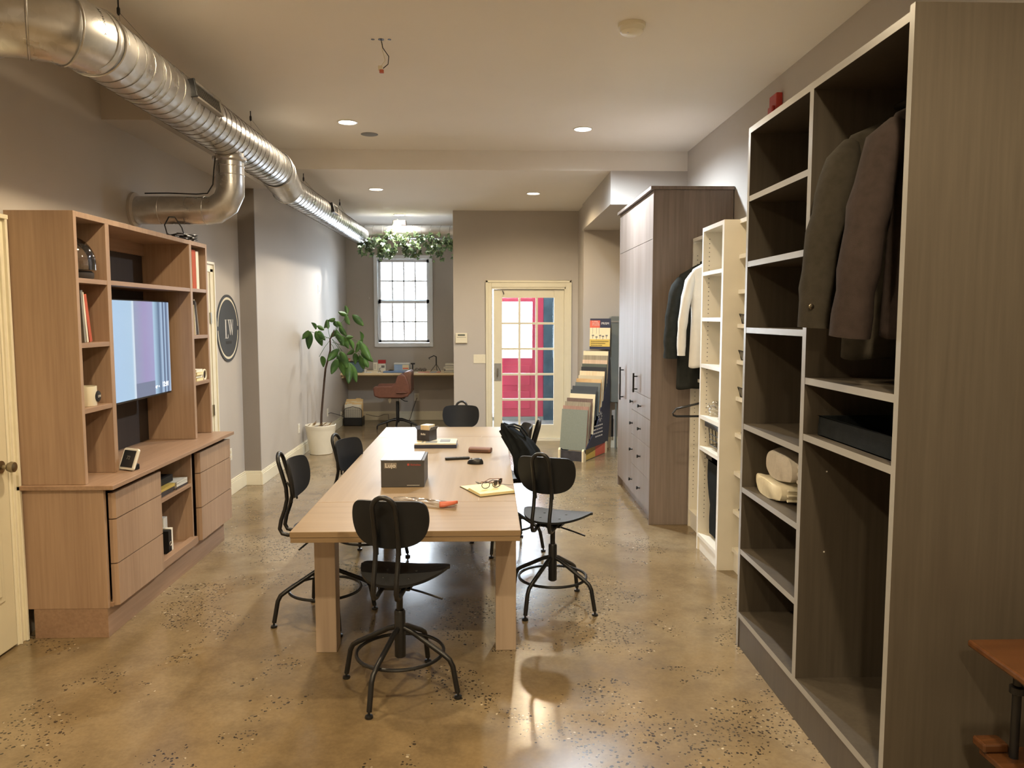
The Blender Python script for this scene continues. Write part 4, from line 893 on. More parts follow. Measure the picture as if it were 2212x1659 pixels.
# ================================================================ WHITE CLOSET SYSTEM
ws = thing('white_closet', 'white closet system of narrow shelf tower, hanging bay and shallow shelves', 'closet', (1.8, 5.3, 0))
WE = ((-1, 0, 0), 'white_edge')
def wp(nm, q, **k): return box(*q).build(nm, 'white_melamine', ws, edge=WE, **k)
WX = 1.587
wp('tower_panel', (WX, 2.02, 5.243, 5.283, 0, 2.412)); wp('tower_panel', (WX, 2.02, 5.745, 5.775, 0, 2.412)); wp('tower_top', (WX, 2.02, 5.283, 5.745, 2.382, 2.412))
wp('tower_back', (2.005, 2.022, 5.283, 5.745, 0, 2.382))
for z in (2.075, 1.742, 1.400, 1.016, .782, .115): wp('tower_shelf', (WX + .001, 2.005, 5.283, 5.745, z - .014, z + .014))
wp('tower_plinth', (WX + .012, WX + .03, 5.283, 5.745, 0, .10))
m = MB(); k_ = 0
for x in (WX + .045, 1.95):
    for i in range(66):
        z = .25 + i * .032
        if abs(z - 2.075) > .03: m.box(x - .0035, x + .0035, 5.744, 5.7452, z - .0035, z + .0035)
o = m.build('peg_hole', 'ink_grey', ws); o['kind'] = 'stuff'
# hanging bay between tower and wardrobe
wp('bay_panel', (1.685, 2.02, 6.395, 6.42, 0, 2.40)); wp('bay_top', (1.685, 2.02, 5.775, 6.395, 2.372, 2.40)); wp('bay_back', (2.005, 2.022, 5.775, 6.395, 0, 2.372)); wp('bay_shelf', (1.69, 2.005, 5.775, 6.395, .12, .145)); wp('bay_plinth', (1.70, 1.715, 5.775, 6.395, 0, .12))
wp('bay_shelf', (1.69, 2.005, 5.775, 6.395, 1.235, 1.26))
for z in (2.28, 1.19): MB().tube([(1.83, 5.775, z), (1.83, 6.395, z)], .014, 14).build('hanging_rod', 'steel', ws, smooth=True)
for z in (2.28, 1.19): box(1.80, 1.86, 6.375, 6.395, z - .03, z + .03).build('rod_socket', 'black_plastic', ws, bevel=.006)
m = MB()
for i in range(60): m.box(1.7165, 1.7235, 6.394, 6.3952, .25 + i * .034, .257 + i * .034)
o = m.build('peg_hole', 'ink_grey', ws); o['kind'] = 'stuff'
# shallow open shelves towards the viewer
for z in (2.40, 2.165, 1.93, 1.70, 1.455, 1.205, .955, .69, .42, .15): wp('shallow_shelf', (1.692, 2.005, 4.06, 5.243, z - .014, z + .014))
wp('shallow_back', (2.005, 2.022, 4.06, 5.243, 0, 2.40)); wp('shallow_panel', (1.692, 2.02, 4.034, 4.06, 0, 2.40)); wp('shallow_plinth', (1.705, 1.72, 4.06, 5.243, 0, .13))
garment('hanging_coat', 'long dark charcoal coat hanging behind the white shirt', 'coat', 1.76, 6.27, 2.185, 'dark_coat', .235, 1.18, (1.48, 1.43), sr=(.07, .068, .07), bodyw=.22, seed=3, th=.05)
hanger('hanger under the charcoal coat', 1.76, 6.27, 2.297, w_=.17)
garment('hanging_shirt', 'white long sleeved shirt hanging in the white closet', 'shirt', 1.80, 6.06, 2.215, 'white_shirt', .225, 1.37, (1.515, 1.47), cuff=.08, sr=(.052, .046, .040), bodyw=.215, seed=7, th=.05)
hanger('hanger under the white shirt', 1.80, 6.06, 2.297, w_=.17)
# empty hanger lower down with a scrap of plastic
t = thing('empty_hanger', 'empty black hanger sticking out of the lower hanging rail', 'hanger', (1.75, 6.08, .97))
MB().tube([(1.83, 6.08, 1.10), (1.83, 6.08, 1.15), (1.845, 6.08, 1.19), (1.84, 6.08, 1.212), (1.825, 6.08, 1.214)], .003, 8).build('hook', 'steel', t, smooth=True)
MB().tube([(1.46, 6.08, 1.0), (1.49, 6.08, 1.035), (1.66, 6.08, 1.075), (1.76, 6.08, 1.10), (1.83, 6.08, 1.105), (1.98, 6.08, 1.06), (1.985, 6.08, .985), (1.8, 6.08, .975), (1.49, 6.08, .975), (1.465, 6.08, .985)], .0085, 8, closed=True).build('bar', 'black_plastic', t, smooth=True)
def crumple(c_, s_, seed, flat=1.0):
    rnd = random.Random(seed)
    def fn(u, v):
        a = 2 * pi * u; p = pi * v; r = 1 + .16 * sin(5 * a + 3 * p + seed) + .10 * sin(9 * p - 4 * a)
        return (c_[0] + s_[0] * r * cos(a) * sin(p), c_[1] + s_[1] * r * sin(a) * sin(p), c_[2] + max(-s_[2] * .93, s_[2] * r * cos(p)) * flat)
    return MB().grid(fn, 36, 20, closed_u=True)
tag(crumple((1.68, 5.70 - .05, 1.085), (.06, .05, .05), 3).build('crumpled_plastic', 'clear_plastic', smooth=False), 'crumpled clear plastic bag on the tower shelf', 'plastic bag')
t = thing('valet_hook', 'small dark metal hooks lying on the white tower shelf', 'hook', (1.72, 5.42, 1.031))
m = MB(); m.box(1.66, 1.80, 5.40, 5.46, 1.0305, 1.036)
for x in (1.70, 1.75): m.tube([(x, 5.43, 1.036), (x, 5.43, 1.075), (x - .015, 5.43, 1.085)], .004, 6)
m.build('plate', 'steel', t); MB().tube([(1.62, 5.36 + .03 * cos(a / 3), 1.044 + .002 * a / 6) for a in range(10)], .005, 6).build('loose_hook', 'nickel', t, smooth=True)
# wire basket and hamper in the tower
t = thing('wire_basket', 'small black wire basket hung under the tower shelf', 'basket', (1.75, 5.5, .86))
box(1.605, 1.645, 5.29, 5.68, .955, .99).build('rail', 'black_plastic', t, bevel=.003)
m = MB()
for y in (5.36, 5.44, 5.52, 5.60): m.tube([(1.615, y, .955), (1.625, y, .83), (1.80, y, .83), (1.82, y, .955)], .0035, 6)
for x, z in ((1.619, .91), (1.623, .87), (1.625, .83), (1.70, .83), (1.76, .83), (1.816, .90)): m.tube([(x, 5.36, z), (x, 5.60, z)], .0035, 6)
m.build('wires', 'black_metal', t, smooth=True)
t = thing('hamper', 'black fabric hamper bag hanging from a rail in the white tower', 'hamper', (1.75, 5.5, .17))
box(1.64, 1.67, 5.60, 5.743, .70, .752).build('slide', 'black_plastic', t, bevel=.003)
MB().tube([(1.655, 5.30, .735), (1.655, 5.70, .735)], .009, 10).build('rail', 'steel', t, smooth=True)
def hf(u, v):
    a = 2 * pi * u; ca, sa = cos(a), sin(a); k = .86 + .14 * v
    X = 1.785 + .165 * (abs(ca) ** .35) * (1 if ca > 0 else -1) * k; Yy = 5.505 + .195 * (abs(sa) ** .35) * (1 if sa > 0 else -1) * k
    return (X + .006 * sin(9 * v + 4 * a), Yy, .16 + .545 * v)
m = MB().grid(hf, 48, 14, closed_u=True); m.f.append(tuple(i * 14 for i in range(48))); m.m.append(0); m.build('bag', 'black_cloth', t, smooth=True)
# small black things on the shallow shelves
def clip(z, lab):
    t = thing('display_clip', lab, 'clip', (1.72, 5.18, z), group='small dark clips on the shallow white shelves')
    m = MB(); m.tube([(1.712, 5.20, z + .002), (1.698, 5.22, z + .065), (1.715, 5.06, z + .055), (1.722, 5.05, z + .004)], .005, 6, closed=True); m.build('frame', 'black_plastic', t, smooth=True)
    MB().add([(1.713, 5.195, z + .004), (1.701, 5.21, z + .060), (1.716, 5.065, z + .050), (1.722, 5.06, z + .006)], [(0, 1, 2, 3)]).build('panel', 'ink_grey', t, thick=.002)
clip(1.714, 'topmost dark clip on the shallow white shelves'); clip(1.469, 'middle dark clip on the shallow white shelves'); clip(1.219, 'lowest dark clip on the shallow white shelves')
def shoe(z, y, lab, mat='black_ply'):
    t = thing('black_shoe', lab, 'shoe', (1.80, y, z), group='black shoes on the shallow white shelves')
    o_ = [(1.715, y - .03), (1.735, y - .045), (1.80, y - .05), (1.88, y - .035), (1.95, y - .037), (1.965, y), (1.95, y + .037), (1.88, y + .035), (1.80, y + .05), (1.735, y + .045), (1.715, y + .03)]
    MB().prism(o_, z, z + .012).build('sole', 'black_plastic', t, bevel=.003)
    def fn(u, v):
        a = 2 * pi * u; L = 1.718 + .24 * (.5 + .5 * cos(a)); xx = .5 + .5 * cos(a); wdt = .046 * (abs(sin(a)) ** .8) * (1 if sin(a) > 0 else -1)
        hgt = .05 + .07 * max(0, (xx - .35)) ** .8
        return (L + .01 * v * (1 if xx > .5 else 3), y + wdt * (1 - .35 * v), z + .012 + hgt * v)
    m = MB().grid(fn, 36, 6, closed_u=True); m.f.append(tuple(i * 6 + 5 for i in range(36) if True)); m.m.append(0); m.build('upper', mat, t, smooth=True)
shoe(.969, 5.16, 'black shoe at the end of the shallow shelf below the clips'); shoe(.434, 5.17, 'black shoe on the lower shallow white shelf')

# ================================================================ TALL WARDROBE
wd = thing('tall_wardrobe', 'tall grey brown wood wardrobe with bar handles and knobbed drawers', 'wardrobe', (1.7, 7.27, 0))
def wb(nm, q, **k): return box(*q).build(nm, 'wardrobe_wood', wd, bevel=.0015, **k)
wb('side_panel', (1.360, 2.022, 6.445, 6.467, 0, 2.80)); wb('side_panel', (1.360, 2.022, 8.04, 8.062, 0, 2.80)); wb('carcass', (1.385, 2.0, 6.468, 8.039, .10, 2.795))
wb('crown', (1.335, 2.024, 6.43, 8.09, 2.801, 2.828)); wb('plinth', (1.41, 1.43, 6.467, 8.04, 0, .099))
FX = (1.361, 1.3835)
wb('upper_door', (*FX, 6.47, 7.300, 2.405, 2.795)); wb('upper_door', (*FX, 7.303, 8.037, 2.405, 2.795))
d1 = wb('door', (*FX, 7.303, 8.037, .105, 2.401)); d2 = wb('door', (*FX, 6.47, 7.300, 1.075, 2.401))
def barh(par, y, z0, z1):
    MB().tube([(1.325, y, z0), (1.325, y, z1)], .0085, 12).build('bar_handle', 'black_metal', par, smooth=True)
    for z in (z0 + .03, z1 - .03): MB().tube([(1.3605, y, z), (1.325, y, z)], .006, 8).build('handle_post', 'black_metal', par, smooth=True)
barh(d1, 7.76, .93, 1.26); barh(d2, 7.04, .935 + .14, 1.25)
for z0, z1, kz in ((.893, 1.071, .97), (.66, .889, .765), (.38, .656, .516), (.105, .376, .229)):
    d_ = wb('drawer', (*FX, 6.47, 7.300, z0, z1))
    for y in (7.24, 6.855): MB().lathe([(.010, 1.3605), (.0065, 1.350), (.0065, 1.345), (.014, 1.338), (.0155, 1.330), (.012, 1.326), (.0001, 1.325)], (0, y, kz), 16, axis='X').build('knob', 'black_metal', d_, smooth=True)

# ================================================================ SAMPLE BOARD DISPLAY
F0 = Vector((.862, 9.50, 0)); U_ = Vector((.866, -.5, 0)); W_ = Vector((.5, .866, 0))
ds = thing('sample_display', 'dark standing rack of tilted laminate sample boards beside the glazed door', 'display stand', F0 + U_ * .17 + W_ * .4)
def MS(u, w_, z, tilt=0.0):
    return Matrix.Translation(F0 + U_ * u + W_ * w_ + Vector((0, 0, z))) @ Matrix(((U_.x, W_.x, 0, 0), (U_.y, W_.y, 0, 0), (0, 0, 1, 0), (0, 0, 0, 1))) @ Matrix.Rotation(rad(tilt), 4, 'X')
I = MS(0, 0, 0)
poly = [(-.0, .14), (.0, .06), (.80, .14), (.86, .50), (.86, 1.0), (.83, 1.32), (.80, 1.32), (.76, .9), (.40, .38), (.06, .14)]
for u in (.02, .335):
    MB().prism([(a, b_) for a, b_ in poly], u, u + .012, 'X', M=I).build('side_panel', 'navy_print', ds)
    MB().prism([(-.03, 0), (.05, 0), (.05, .09), (.02, .10), (-.01, .155), (-.03, .13)], u - .006, u + .018, 'X', M=I).build('front_foot', 'board_cream', ds)
    MB().prism([(.70, 0), (.76, 0), (.76, .15), (.70, .15)], u - .004, u + .016, 'X', M=I).build('back_foot', 'board_cream', ds)
MB().box(.032, .335, .0, .02, .0, .12, M=I).build('front_panel', 'charcoal_cover', ds)
MB().box(.335, .347, .05, .36, .01, .14, M=I).build('base_band', 'mustard_print', ds, label='mustard coloured base band'); MB().box(.335, .347, .36, .70, .01, .14, M=I).build('base_band', 'coral_print', ds, label='coral coloured base band')
MB().box(.032, .335, .80, .815, .10, 1.32, M=I).build('back_board', 'navy_print', ds)
# poster on top
M = MS(.06, .84, 1.34, -2); m = MB().box(.0, .285, 0, .012, 0, .40, M=M); ps = m.build('poster_backing', 'navy_print', ds)
MB().box(.0, .283, -.002, -.0005, .035, .28, M=M).build('poster_photo', 'board_cream', ps); MB().box(.0, .283, -.0035, -.002, .035, .13, M=M).build('poster_caption', 'mustard_print', ps)
MB().box(.0, .14, -.003, -.0005, .28, .375, M=M).build('poster_flag', 'coral_print', ps, label='coral corner of the poster')
R3 = M.to_3x3(); UX = R3 @ Vector((1, 0, 0)); UZ = R3 @ Vector((0, 0, 1))
text('poster_title', 'PRISM', .042, 'ink_white', ps, M @ Vector((.212, -.0015, .335)), UX, UZ); text('poster_small', 'A unique\nnew world\nof materials', .022, 'ink_white', ps, M @ Vector((.03, -.0045, .34)), UX, UZ, align='LEFT')
m = MB()
for j in range(3):
    for k_ in range(17 - 3 * j): m.box(.02 + .0145 * k_, .030 + .0145 * k_, -.0046, -.0036, .098 - .026 * j, .108 - .026 * j, M=M)
m.build('poster_lettering', 'ink_black', ps)
m = MB()
for i, (a, b_) in enumerate(((.03, .17), (.08, .15), (.13, .17), (.17, .16), (.22, .17))): m.box(a, a + .03, -.0035, -.002, b_, b_ + .018, M=M); m.box(a + .01, a + .016, -.0035, -.002, b_ - .03, b_, M=M)
m.box(.04, .043, -.003, -.002, .2, .28, M=M); m.box(.09, .093, -.003, -.002, .2, .28, M=M); m.box(.13, .133, -.003, -.002, .2, .28, M=M); m.build('poster_sketch', 'ink_grey', ps)
# sunburst and lettering on the side panel
m = MB()
for k in range(10):
    a = 2 * pi * k / 10; c_, s_ = cos(a), sin(a); q0, q1 = .028, .07
    m.add([I @ Vector((.3475, .52 + (q0 * c_ - .003 * s_), .50 + (q0 * s_ + .003 * c_))), I @ Vector((.3475, .52 + (q0 * c_ + .003 * s_), .50 + (q0 * s_ - .003 * c_))), I @ Vector((.3475, .52 + (q1 * c_ + .003 * s_), .50 + (q1 * s_ - .003 * c_))), I @ Vector((.3475, .52 + (q1 * c_ - .003 * s_), .50 + (q1 * s_ + .003 * c_)))], [(0, 1, 2, 3)])
m.build('sunburst', 'ink_white', ds, thick=.001)
m = MB()
for j, (a0, a1) in enumerate(((.33, .60), (.30, .60), (.28, .60), (.36, .60))):
    a_ = a0
    while a_ < a1: m.box(.3472, .3478, a_, a_ + .009, .385 - .045 * j, .401 - .045 * j, M=I); a_ += .013 if int(a_ * 1000) % 7 else .024
m.build('side_lettering', 'ink_white', ds)
boards = [('board_sage', .115, .622, 'large sage grey board at the very front of the sample rack'), ('wood_red', .145, .662, 'reddish wood sample directly behind the sage board'), ('wood_grey', .204, .709, 'greyish wood sample, third from the front of the rack'), ('wood_brown', .263, .748, 'dark brown wood sample, fourth from the front'),
          ('board_cream', .354, .796, 'plain cream sample board in the lower middle of the rack'), ('board_slate', .378, .842, 'dark slate sample just behind the cream board'), ('board_slate', .43, .886, 'second slate sample, below the grey one'), ('board_grey', .524, .926, 'mid grey sample below the striped oak one'),
          ('oak_tan', .555, .971, 'striped oak sample in the middle of the rack'), ('board_beige', .618, 1.009, 'beige sample above the striped oak one'), ('oak_light', .665, 1.064, 'pale oak sample under the black board'), ('board_black', .715, 1.113, 'black sample board in the upper half of the rack'),
          ('board_moss', .745, 1.153, 'moss grey sample above the black board'), ('wood_pink', .765, 1.203, 'pinkish wood sample, third from the top'), ('wood_grey', .781, 1.262, 'grey wood sample, second from the top'), ('board_cream', .797, 1.318, 'pale cream sample at the very top of the rack')]
for i, (mat, d_, zt, lab) in enumerate(boards):
    hgt = .50 if i < 5 else (.42 if i < 11 else .30); tl = -8.0
    if i > 10: d_ = [.715, .742, .756, .770, .784][i - 11] ; tl = -1.5
    M = MS(.0, d_ - (hgt * sin(rad(8)) if tl < -5 else .012), zt - hgt * cos(rad(-tl)), tl)
    tag(MB().box(0, .345, 0, .011, 0, hgt, M=M).build('sample_board', mat), lab, 'sample board', 'laminate samples in the display rack')
# grey case behind
t = thing('grey_folding_case', 'grey rounded case standing in the alcove behind the sample rack', 'case', (1.80, 10.26, 0))
MB().prism(rrect(.46, 1.14, .05, cx=1.82, cy=1.20), 10.22, 10.30, 'Y').build('body', 'grey_case', t, bevel=.01)
MB().prism(rrect(.40, .02, .008, cx=1.82, cy=1.70), 10.212, 10.221, 'Y').build('rib', 'grey_plate', t); MB().tube([(1.70, 10.25, .64), (1.70, 10.25, .0)], .012, 10).build('support', 'grey_case', t); MB().tube([(1.95, 10.25, .64), (1.95, 10.25, .0)], .012, 10).build('support', 'grey_case', t)
MB().tube([(1.66, 10.29, .45), (1.66, 10.29, .16)], .012, 8).build('black_bar', 'black_plastic', t)
# wooden table at the lower right
t = thing('wooden_side_table', 'glossy reddish brown wooden table with black metal legs, lower right corner', 'table', (1.77, 2.1, 0))
MB().prism([(1.505, 2.325), (1.49, 1.75), (1.99, 1.75), (1.99, 2.325)], .728, .750).build('table_top', 'old_table', t, bevel=.006)
for x, y in ((1.60, 2.22), (1.93, 2.22), (1.60, 1.86), (1.93, 1.86)):
    l_ = MB().tube([(x, y, 0), (x, y, .728)], .013, 12).build('leg', 'black_metal', t, smooth=True)
    if y > 2: MB().lathe([(.013, .62), (.022, .625), (.022, .645), (.013, .65)], (x, y, 0), 14).build('leg_collar', 'black_metal', l_, smooth=True)
box(1.53, 1.97, 1.80, 2.28, .40, .42).build('lower_shelf', 'old_table', t, bevel=.004)
box(1.52, 1.60, 2.24, 2.30, .422, .45).build('wood_block', 'old_table', t, bevel=.006)
# ================================================================ THINGS ON THE TABLE
TZ = .75
t = thing('dark_carton', 'dark grey cardboard box with a grey name label, middle of the table', 'box', (-.51, 4.72, TZ))
box(-.638, -.382, 4.575, 4.86, TZ + .0005, TZ + .160).build('carton_body', 'dark_box', t, bevel=.003)
box(-.640, -.398, 4.573, 4.862, TZ + .1605, TZ + .1655).build('lid', 'glossy_lid', t, bevel=.0015); box(-.396, -.380, 4.573, 4.862, TZ + .150, TZ + .163).build('lid_flap', 'dark_box', t, bevel=.0015)
box(-.646, -.6385, 4.70, 4.72, TZ + .05, TZ + .09).build('tab', 'manila', t)
box(-.618, -.545, 4.5742, 4.5750, TZ + .115, TZ + .148).build('name_label', 'label_grey', t)
text('name_text', 'Lujo', .036, 'ink_white', t, (-.5815, 4.5736, TZ + .131), (1, 0, 0), (0, 0, 1)); text('maker_text', '■ Richelieu', .017, 'ink_red', t, (-.442, 4.5738, TZ + .136), (1, 0, 0), (0, 0, 1))
box(-.485, -.41, 4.5740, 4.5748, TZ + .0115, TZ + .0135).build('base_line', 'ink_white', t)
bk('flat_book', (-.572, -.246, 5.952, 6.18, TZ + .0005, TZ + .026), 'navy_print', 'thick flat book with a navy spine, under the magazine on the table', page='+y')
t = thing('flat_magazine', 'pale covered magazine lying on the navy spined book', 'magazine', (-.41, 6.07, TZ + .0265))
box(-.570, -.250, 5.955, 6.195, TZ + .027, TZ + .036).build('pages', 'paper', t); box(-.571, -.249, 5.954, 6.196, TZ + .0362, TZ + .0372).build('cover', 'board_beige', t)
m = MB(); m.box(-.52, -.505, 6.0, 6.19, TZ + .0373, TZ + .0378); m.box(-.49, -.40, 5.99, 6.06, TZ + .0373, TZ + .0378); m.box(-.38, -.30, 6.02, 6.16, TZ + .0373, TZ + .0378); m.build('cover_picture', 'ink_grey', t)
t = thing('open_black_box', 'small open black box with lettering, holding a wooden block, on the magazine', 'box', (-.49, 6.16, TZ + .0375))
z0 = TZ + .0382; m = MB(); M = Matrix.Translation((-.488, 6.135, 0)) @ Matrix.Rotation(rad(-28), 4, 'Z')
for q in ((-.058, -.054, -.055, .055), (.054, .058, -.055, .055), (-.054, .054, -.055, -.051), (-.054, .054, .051, .055)): m.box(q[0], q[1], q[2], q[3], z0, z0 + .085, M=M)
m.box(-.054, .054, -.051, .051, z0, z0 + .003, M=M); m.build('box_body', 'charcoal_cover', t)
m = MB(); M3 = M @ Matrix.Translation((-.058, 0, z0 + .085)) @ Matrix.Rotation(rad(-35), 4, 'Y'); m.box(-.003, 0, -.052, .052, 0, .03, M=M3); M3 = M @ Matrix.Translation((.058, 0, z0 + .085)) @ Matrix.Rotation(rad(30), 4, 'Y'); m.box(0, .003, -.052, .052, 0, .03, M=M3); m.build('open_flap', 'charcoal_cover', t)
MB().box(-.03, .048, -.045, .045, z0 + .003, z0 + .122, M=M).build('wooden_block', 'oak_light', t, bevel=.002)
m = MB()
for k in range(4): m.box(-.02 + .011 * k, -.013 + .011 * k, -.0556, -.0551, z0 + .045, z0 + .06 - .003 * (k % 2), M=M); m.box(-.0586, -.0581, -.02 + .011 * k, -.013 + .011 * k, z0 + .043, z0 + .06 - .003 * (k % 2), M=M)
m.build('box_lettering', 'ink_white', t)
t = thing('glasses_case', 'brown leather spectacle case lying on the far part of the table', 'glasses case', (-.06, 5.77, TZ), rotz=0)
M = Matrix.Translation((-.06, 5.77, TZ)) @ Matrix.Rotation(rad(-14), 4, 'Z')
P = [(-.03, 0.0005), (.026, .0005), (.034, .012), (.034, .030), (.020, .038), (-.018, .038), (-.034, .028), (-.036, .010)]
MB().prism(P, -.085, .085, 'X', M=M).build('case_body', 'tan_case', t, bevel=.006, smooth=True); MB().box(-.07, .07, -.0375, -.034, .016, .019, M=M).build('opening_seam', 'lens_dark', t)
t = thing('remote_control', 'slim black remote control lying left of the mouse', 'remote', (-.22, 5.475, TZ)); M = Matrix.Translation((-.22, 5.475, TZ)) @ Matrix.Rotation(rad(12), 4, 'Z')
MB().prism(rrect(.178, .036, .012), .0005, .017, M=M).build('remote_body', 'black_plastic', t, bevel=.004)
m = MB()
for k in range(4): m.lathe([(.005, .017), (.005, .019), (.0001, .0195)], (0, 0, 0), 10); m.v[-30:] = [tuple(M @ (Vector(p) + Vector((-.03 + .025 * k, 0, 0)))) for p in m.v[-30:]]
m.build('buttons', 'label_grey', t)
t = thing('computer_mouse', 'black computer mouse on the table beside the remote', 'mouse', (-.09, 5.315, TZ)); M = Matrix.Translation((-.09, 5.315, TZ)) @ Matrix.Rotation(rad(70), 4, 'Z')
def mf(u, v):
    a = 2 * pi * u; r = cos(v * pi / 2) ** .55 if v < 1 else 0
    return M @ Vector((.036 * r * cos(a) * (1 + .12 * sin(a)), .058 * r * sin(a), .002 + .036 * sin(v * pi / 2) * (1 - .25 * sin(a) * r)))
MB().grid(mf, 32, 12, closed_u=True).build('shell', 'black_plastic', t, smooth=True); MB().lathe([(.0045, -.003), (.0045, .003)], (0, .03, .030), 12, axis='X'); mw = MB().lathe([(.0001, -.0035), (.008, -.0035), (.008, .0035), (.0001, .0035)], (0, .028, .031), 14, axis='X'); mw.v = [tuple(M @ Vector(p)) for p in mw.v]; mw.build('scroll_wheel', 'label_grey', t, smooth=True)
# open notebook
A = Vector((.415, -.910, 0)).normalized(); B = Vector((.91, .415, 0)).normalized(); O = Vector((-.172, 4.575, TZ))
M = Matrix(((A.x, B.x, 0, O.x), (A.y, B.y, 0, O.y), (0, 0, 1, O.z), (0, 0, 0, 1)))
t = thing('open_notebook', 'open cream paged notebook with a black cover, near the right edge', 'notebook', O)
MB().box(0, .300, 0, .222, .0006, .003, M=M).build('cover', 'black_ply', t, bevel=.001)
MB().prism([(.004, .003), (.115, .003), (.115, .009), (.10, .0075), (.004, .006)], .004, .218, 'Y', M=M).build('pages', 'cream_page', t)
MB().prism([(.119, .003), (.296, .003), (.296, .018), (.14, .021), (.119, .012)], .004, .218, 'Y', M=M).build('pages', 'cream_page', t)
MB().tube([M @ Vector((.118, .21, .022)), M @ Vector((.12, .27, .01)), M @ Vector((.10, .33, .003))], .0012, 5).build('ribbon', 'black_plastic', t)
def spectacles(lab, px, py, z, rot, mat, sc=1.0, tilt=0, grp=None):
    t = thing('spectacles', lab, 'glasses', (px, py, z), group=grp); Mx = Matrix.Translation((px, py, z)) @ Matrix.Rotation(rad(rot), 4, 'Z') @ Matrix.Rotation(rad(tilt), 4, 'X') @ Matrix.Scale(sc, 4)
    m = MB()
    for s in (-1, 1): m.tube([Mx @ Vector((s * .034 + .026 * cos(a_ * pi / 10) * (1 if abs(cos(a_ * pi / 10)) < .9 else .98), 0, .022 + .019 * sin(a_ * pi / 10))) for a_ in range(20)], .0022, 6, closed=True)
    m.tube([Mx @ Vector((-.009, 0, .026)), Mx @ Vector((0, -.002, .031)), Mx @ Vector((.009, 0, .026))], .0022, 6); m.build('frame_front', mat, t, smooth=True)
    for s in (-1, 1): MB().tube([Mx @ Vector((s * .062, 0, .033)), Mx @ Vector((s * .066, .012, .033)), Mx @ Vector((s * .055, .09, .026)), Mx @ Vector((s * .03, .115, .008)), Mx @ Vector((s * .018, .125, .004))], .0024, 6).build('temple', mat, t, smooth=True)
    for s in (-1, 1): MB().add([Mx @ Vector((s * .034 + .024 * cos(a_ * pi / 8), 0, .022 + .017 * sin(a_ * pi / 8))) for a_ in range(16)], [tuple(range(16))]).build('lens', 'clear_plastic', t, thick=.001)
spectacles('black framed spectacles resting on the open notebook, in front', .015, 4.43, TZ + .0235, 26, 'black_plastic', 1.0, grp='two pairs of glasses on the notebook')
spectacles('brown framed glasses behind the black pair on the notebook', .055, 4.50, TZ + .024, 62, 'tan_case', .9, grp='two pairs of glasses on the notebook')
# plastic bag with an orange piece
t = thing('plastic_packet', 'crinkled clear plastic packet with an orange red piece, behind the near chair', 'plastic bag', (-.33, 4.13, TZ))
def pf(u, v): 
    x = -.53 + .36 * u; y = 4.235 - .17 * u * .9 + (.16) * (v - .5); return (x, y, TZ + .004 + .030 * (sin(pi * v) ** .6 if 0 < v < 1 else 0) * (sin(pi * min(.98, max(.02, u))) ** .5) * (.6 + .4 * sin(9 * u + 5 * v) * sin(14 * v + 3 * u)) )
MB().grid(pf, 26, 14).build('film', 'clear_plastic', t, smooth=True)
def of(u, v):
    x = -.26 + .095 * u; w_ = .018 * (sin(pi * (.15 + .8 * u)) if u < 1 else .1); return (x, 4.06 + .04 * u + w_ * (2 * v - 1), TZ + .006 + .028 * sin(pi * v) * (1 - .5 * u) + .01 * u)
MB().grid(of, 12, 9).build('orange_piece', 'orange_wax', t, smooth=True, thick=.003)
# black bag in the chair on the right
t = thing('black_bag', 'black cloth bag slumped upright in the chair on the right of the table', 'bag', (.27, 5.62, .57))
def bf(u, v):
    a = 2 * pi * u; K = [(.30, .575, .085, .12), (.295, .62, .105, .14), (.285, .72, .105, .14), (.262, .80, .10, .125), (.22, .87, .085, .10), (.165, .925, .060, .07), (.125, .965, .035, .04), (.105, .985, .012, .014)]
    k = v * (len(K) - 1); i = min(int(k), len(K) - 2); f = k - i; q = [K[i][j] * (1 - f) + K[i + 1][j] * f for j in range(4)]
    fo = 1 + .10 * sin(5 * a + 4 * v) + .07 * sin(11 * a - 7 * v)
    return (q[0] + q[2] * fo * cos(a), 5.62 + q[3] * fo * sin(a), q[1] + .01 * sin(3 * a))
m = MB().grid(bf, 48, 24, closed_u=True); m.f.append(tuple(i * 24 for i in range(48))); m.m.append(0); m.build('bag_body', 'black_cloth', t, smooth=True)
for dy, q in ((-.04, 0), (.05, .02)):
    MB().tube([(.12, 5.62 + dy * .3, .965), (.17 + q, 5.62 + dy, .975), (.225 + q, 5.62 + dy, .955), (.265 + q, 5.62 + dy, .90), (.285 + q, 5.62 + dy, .82), (.29, 5.62 + dy, .74), (.28, 5.62 + dy, .68)], .017, 10, flat=.4).build('strap', 'black_cloth', t, smooth=True)
for k, (x, z) in enumerate(((.085, .94), (.10, .90), (.13, .86))): MB().tube([(x, 5.585, z), (x + .05, 5.555, z - .07), (x + .10, 5.53, z - .18)], [.010, .016, .004], 8).build('bag_fold', 'black_cloth', t, smooth=True)

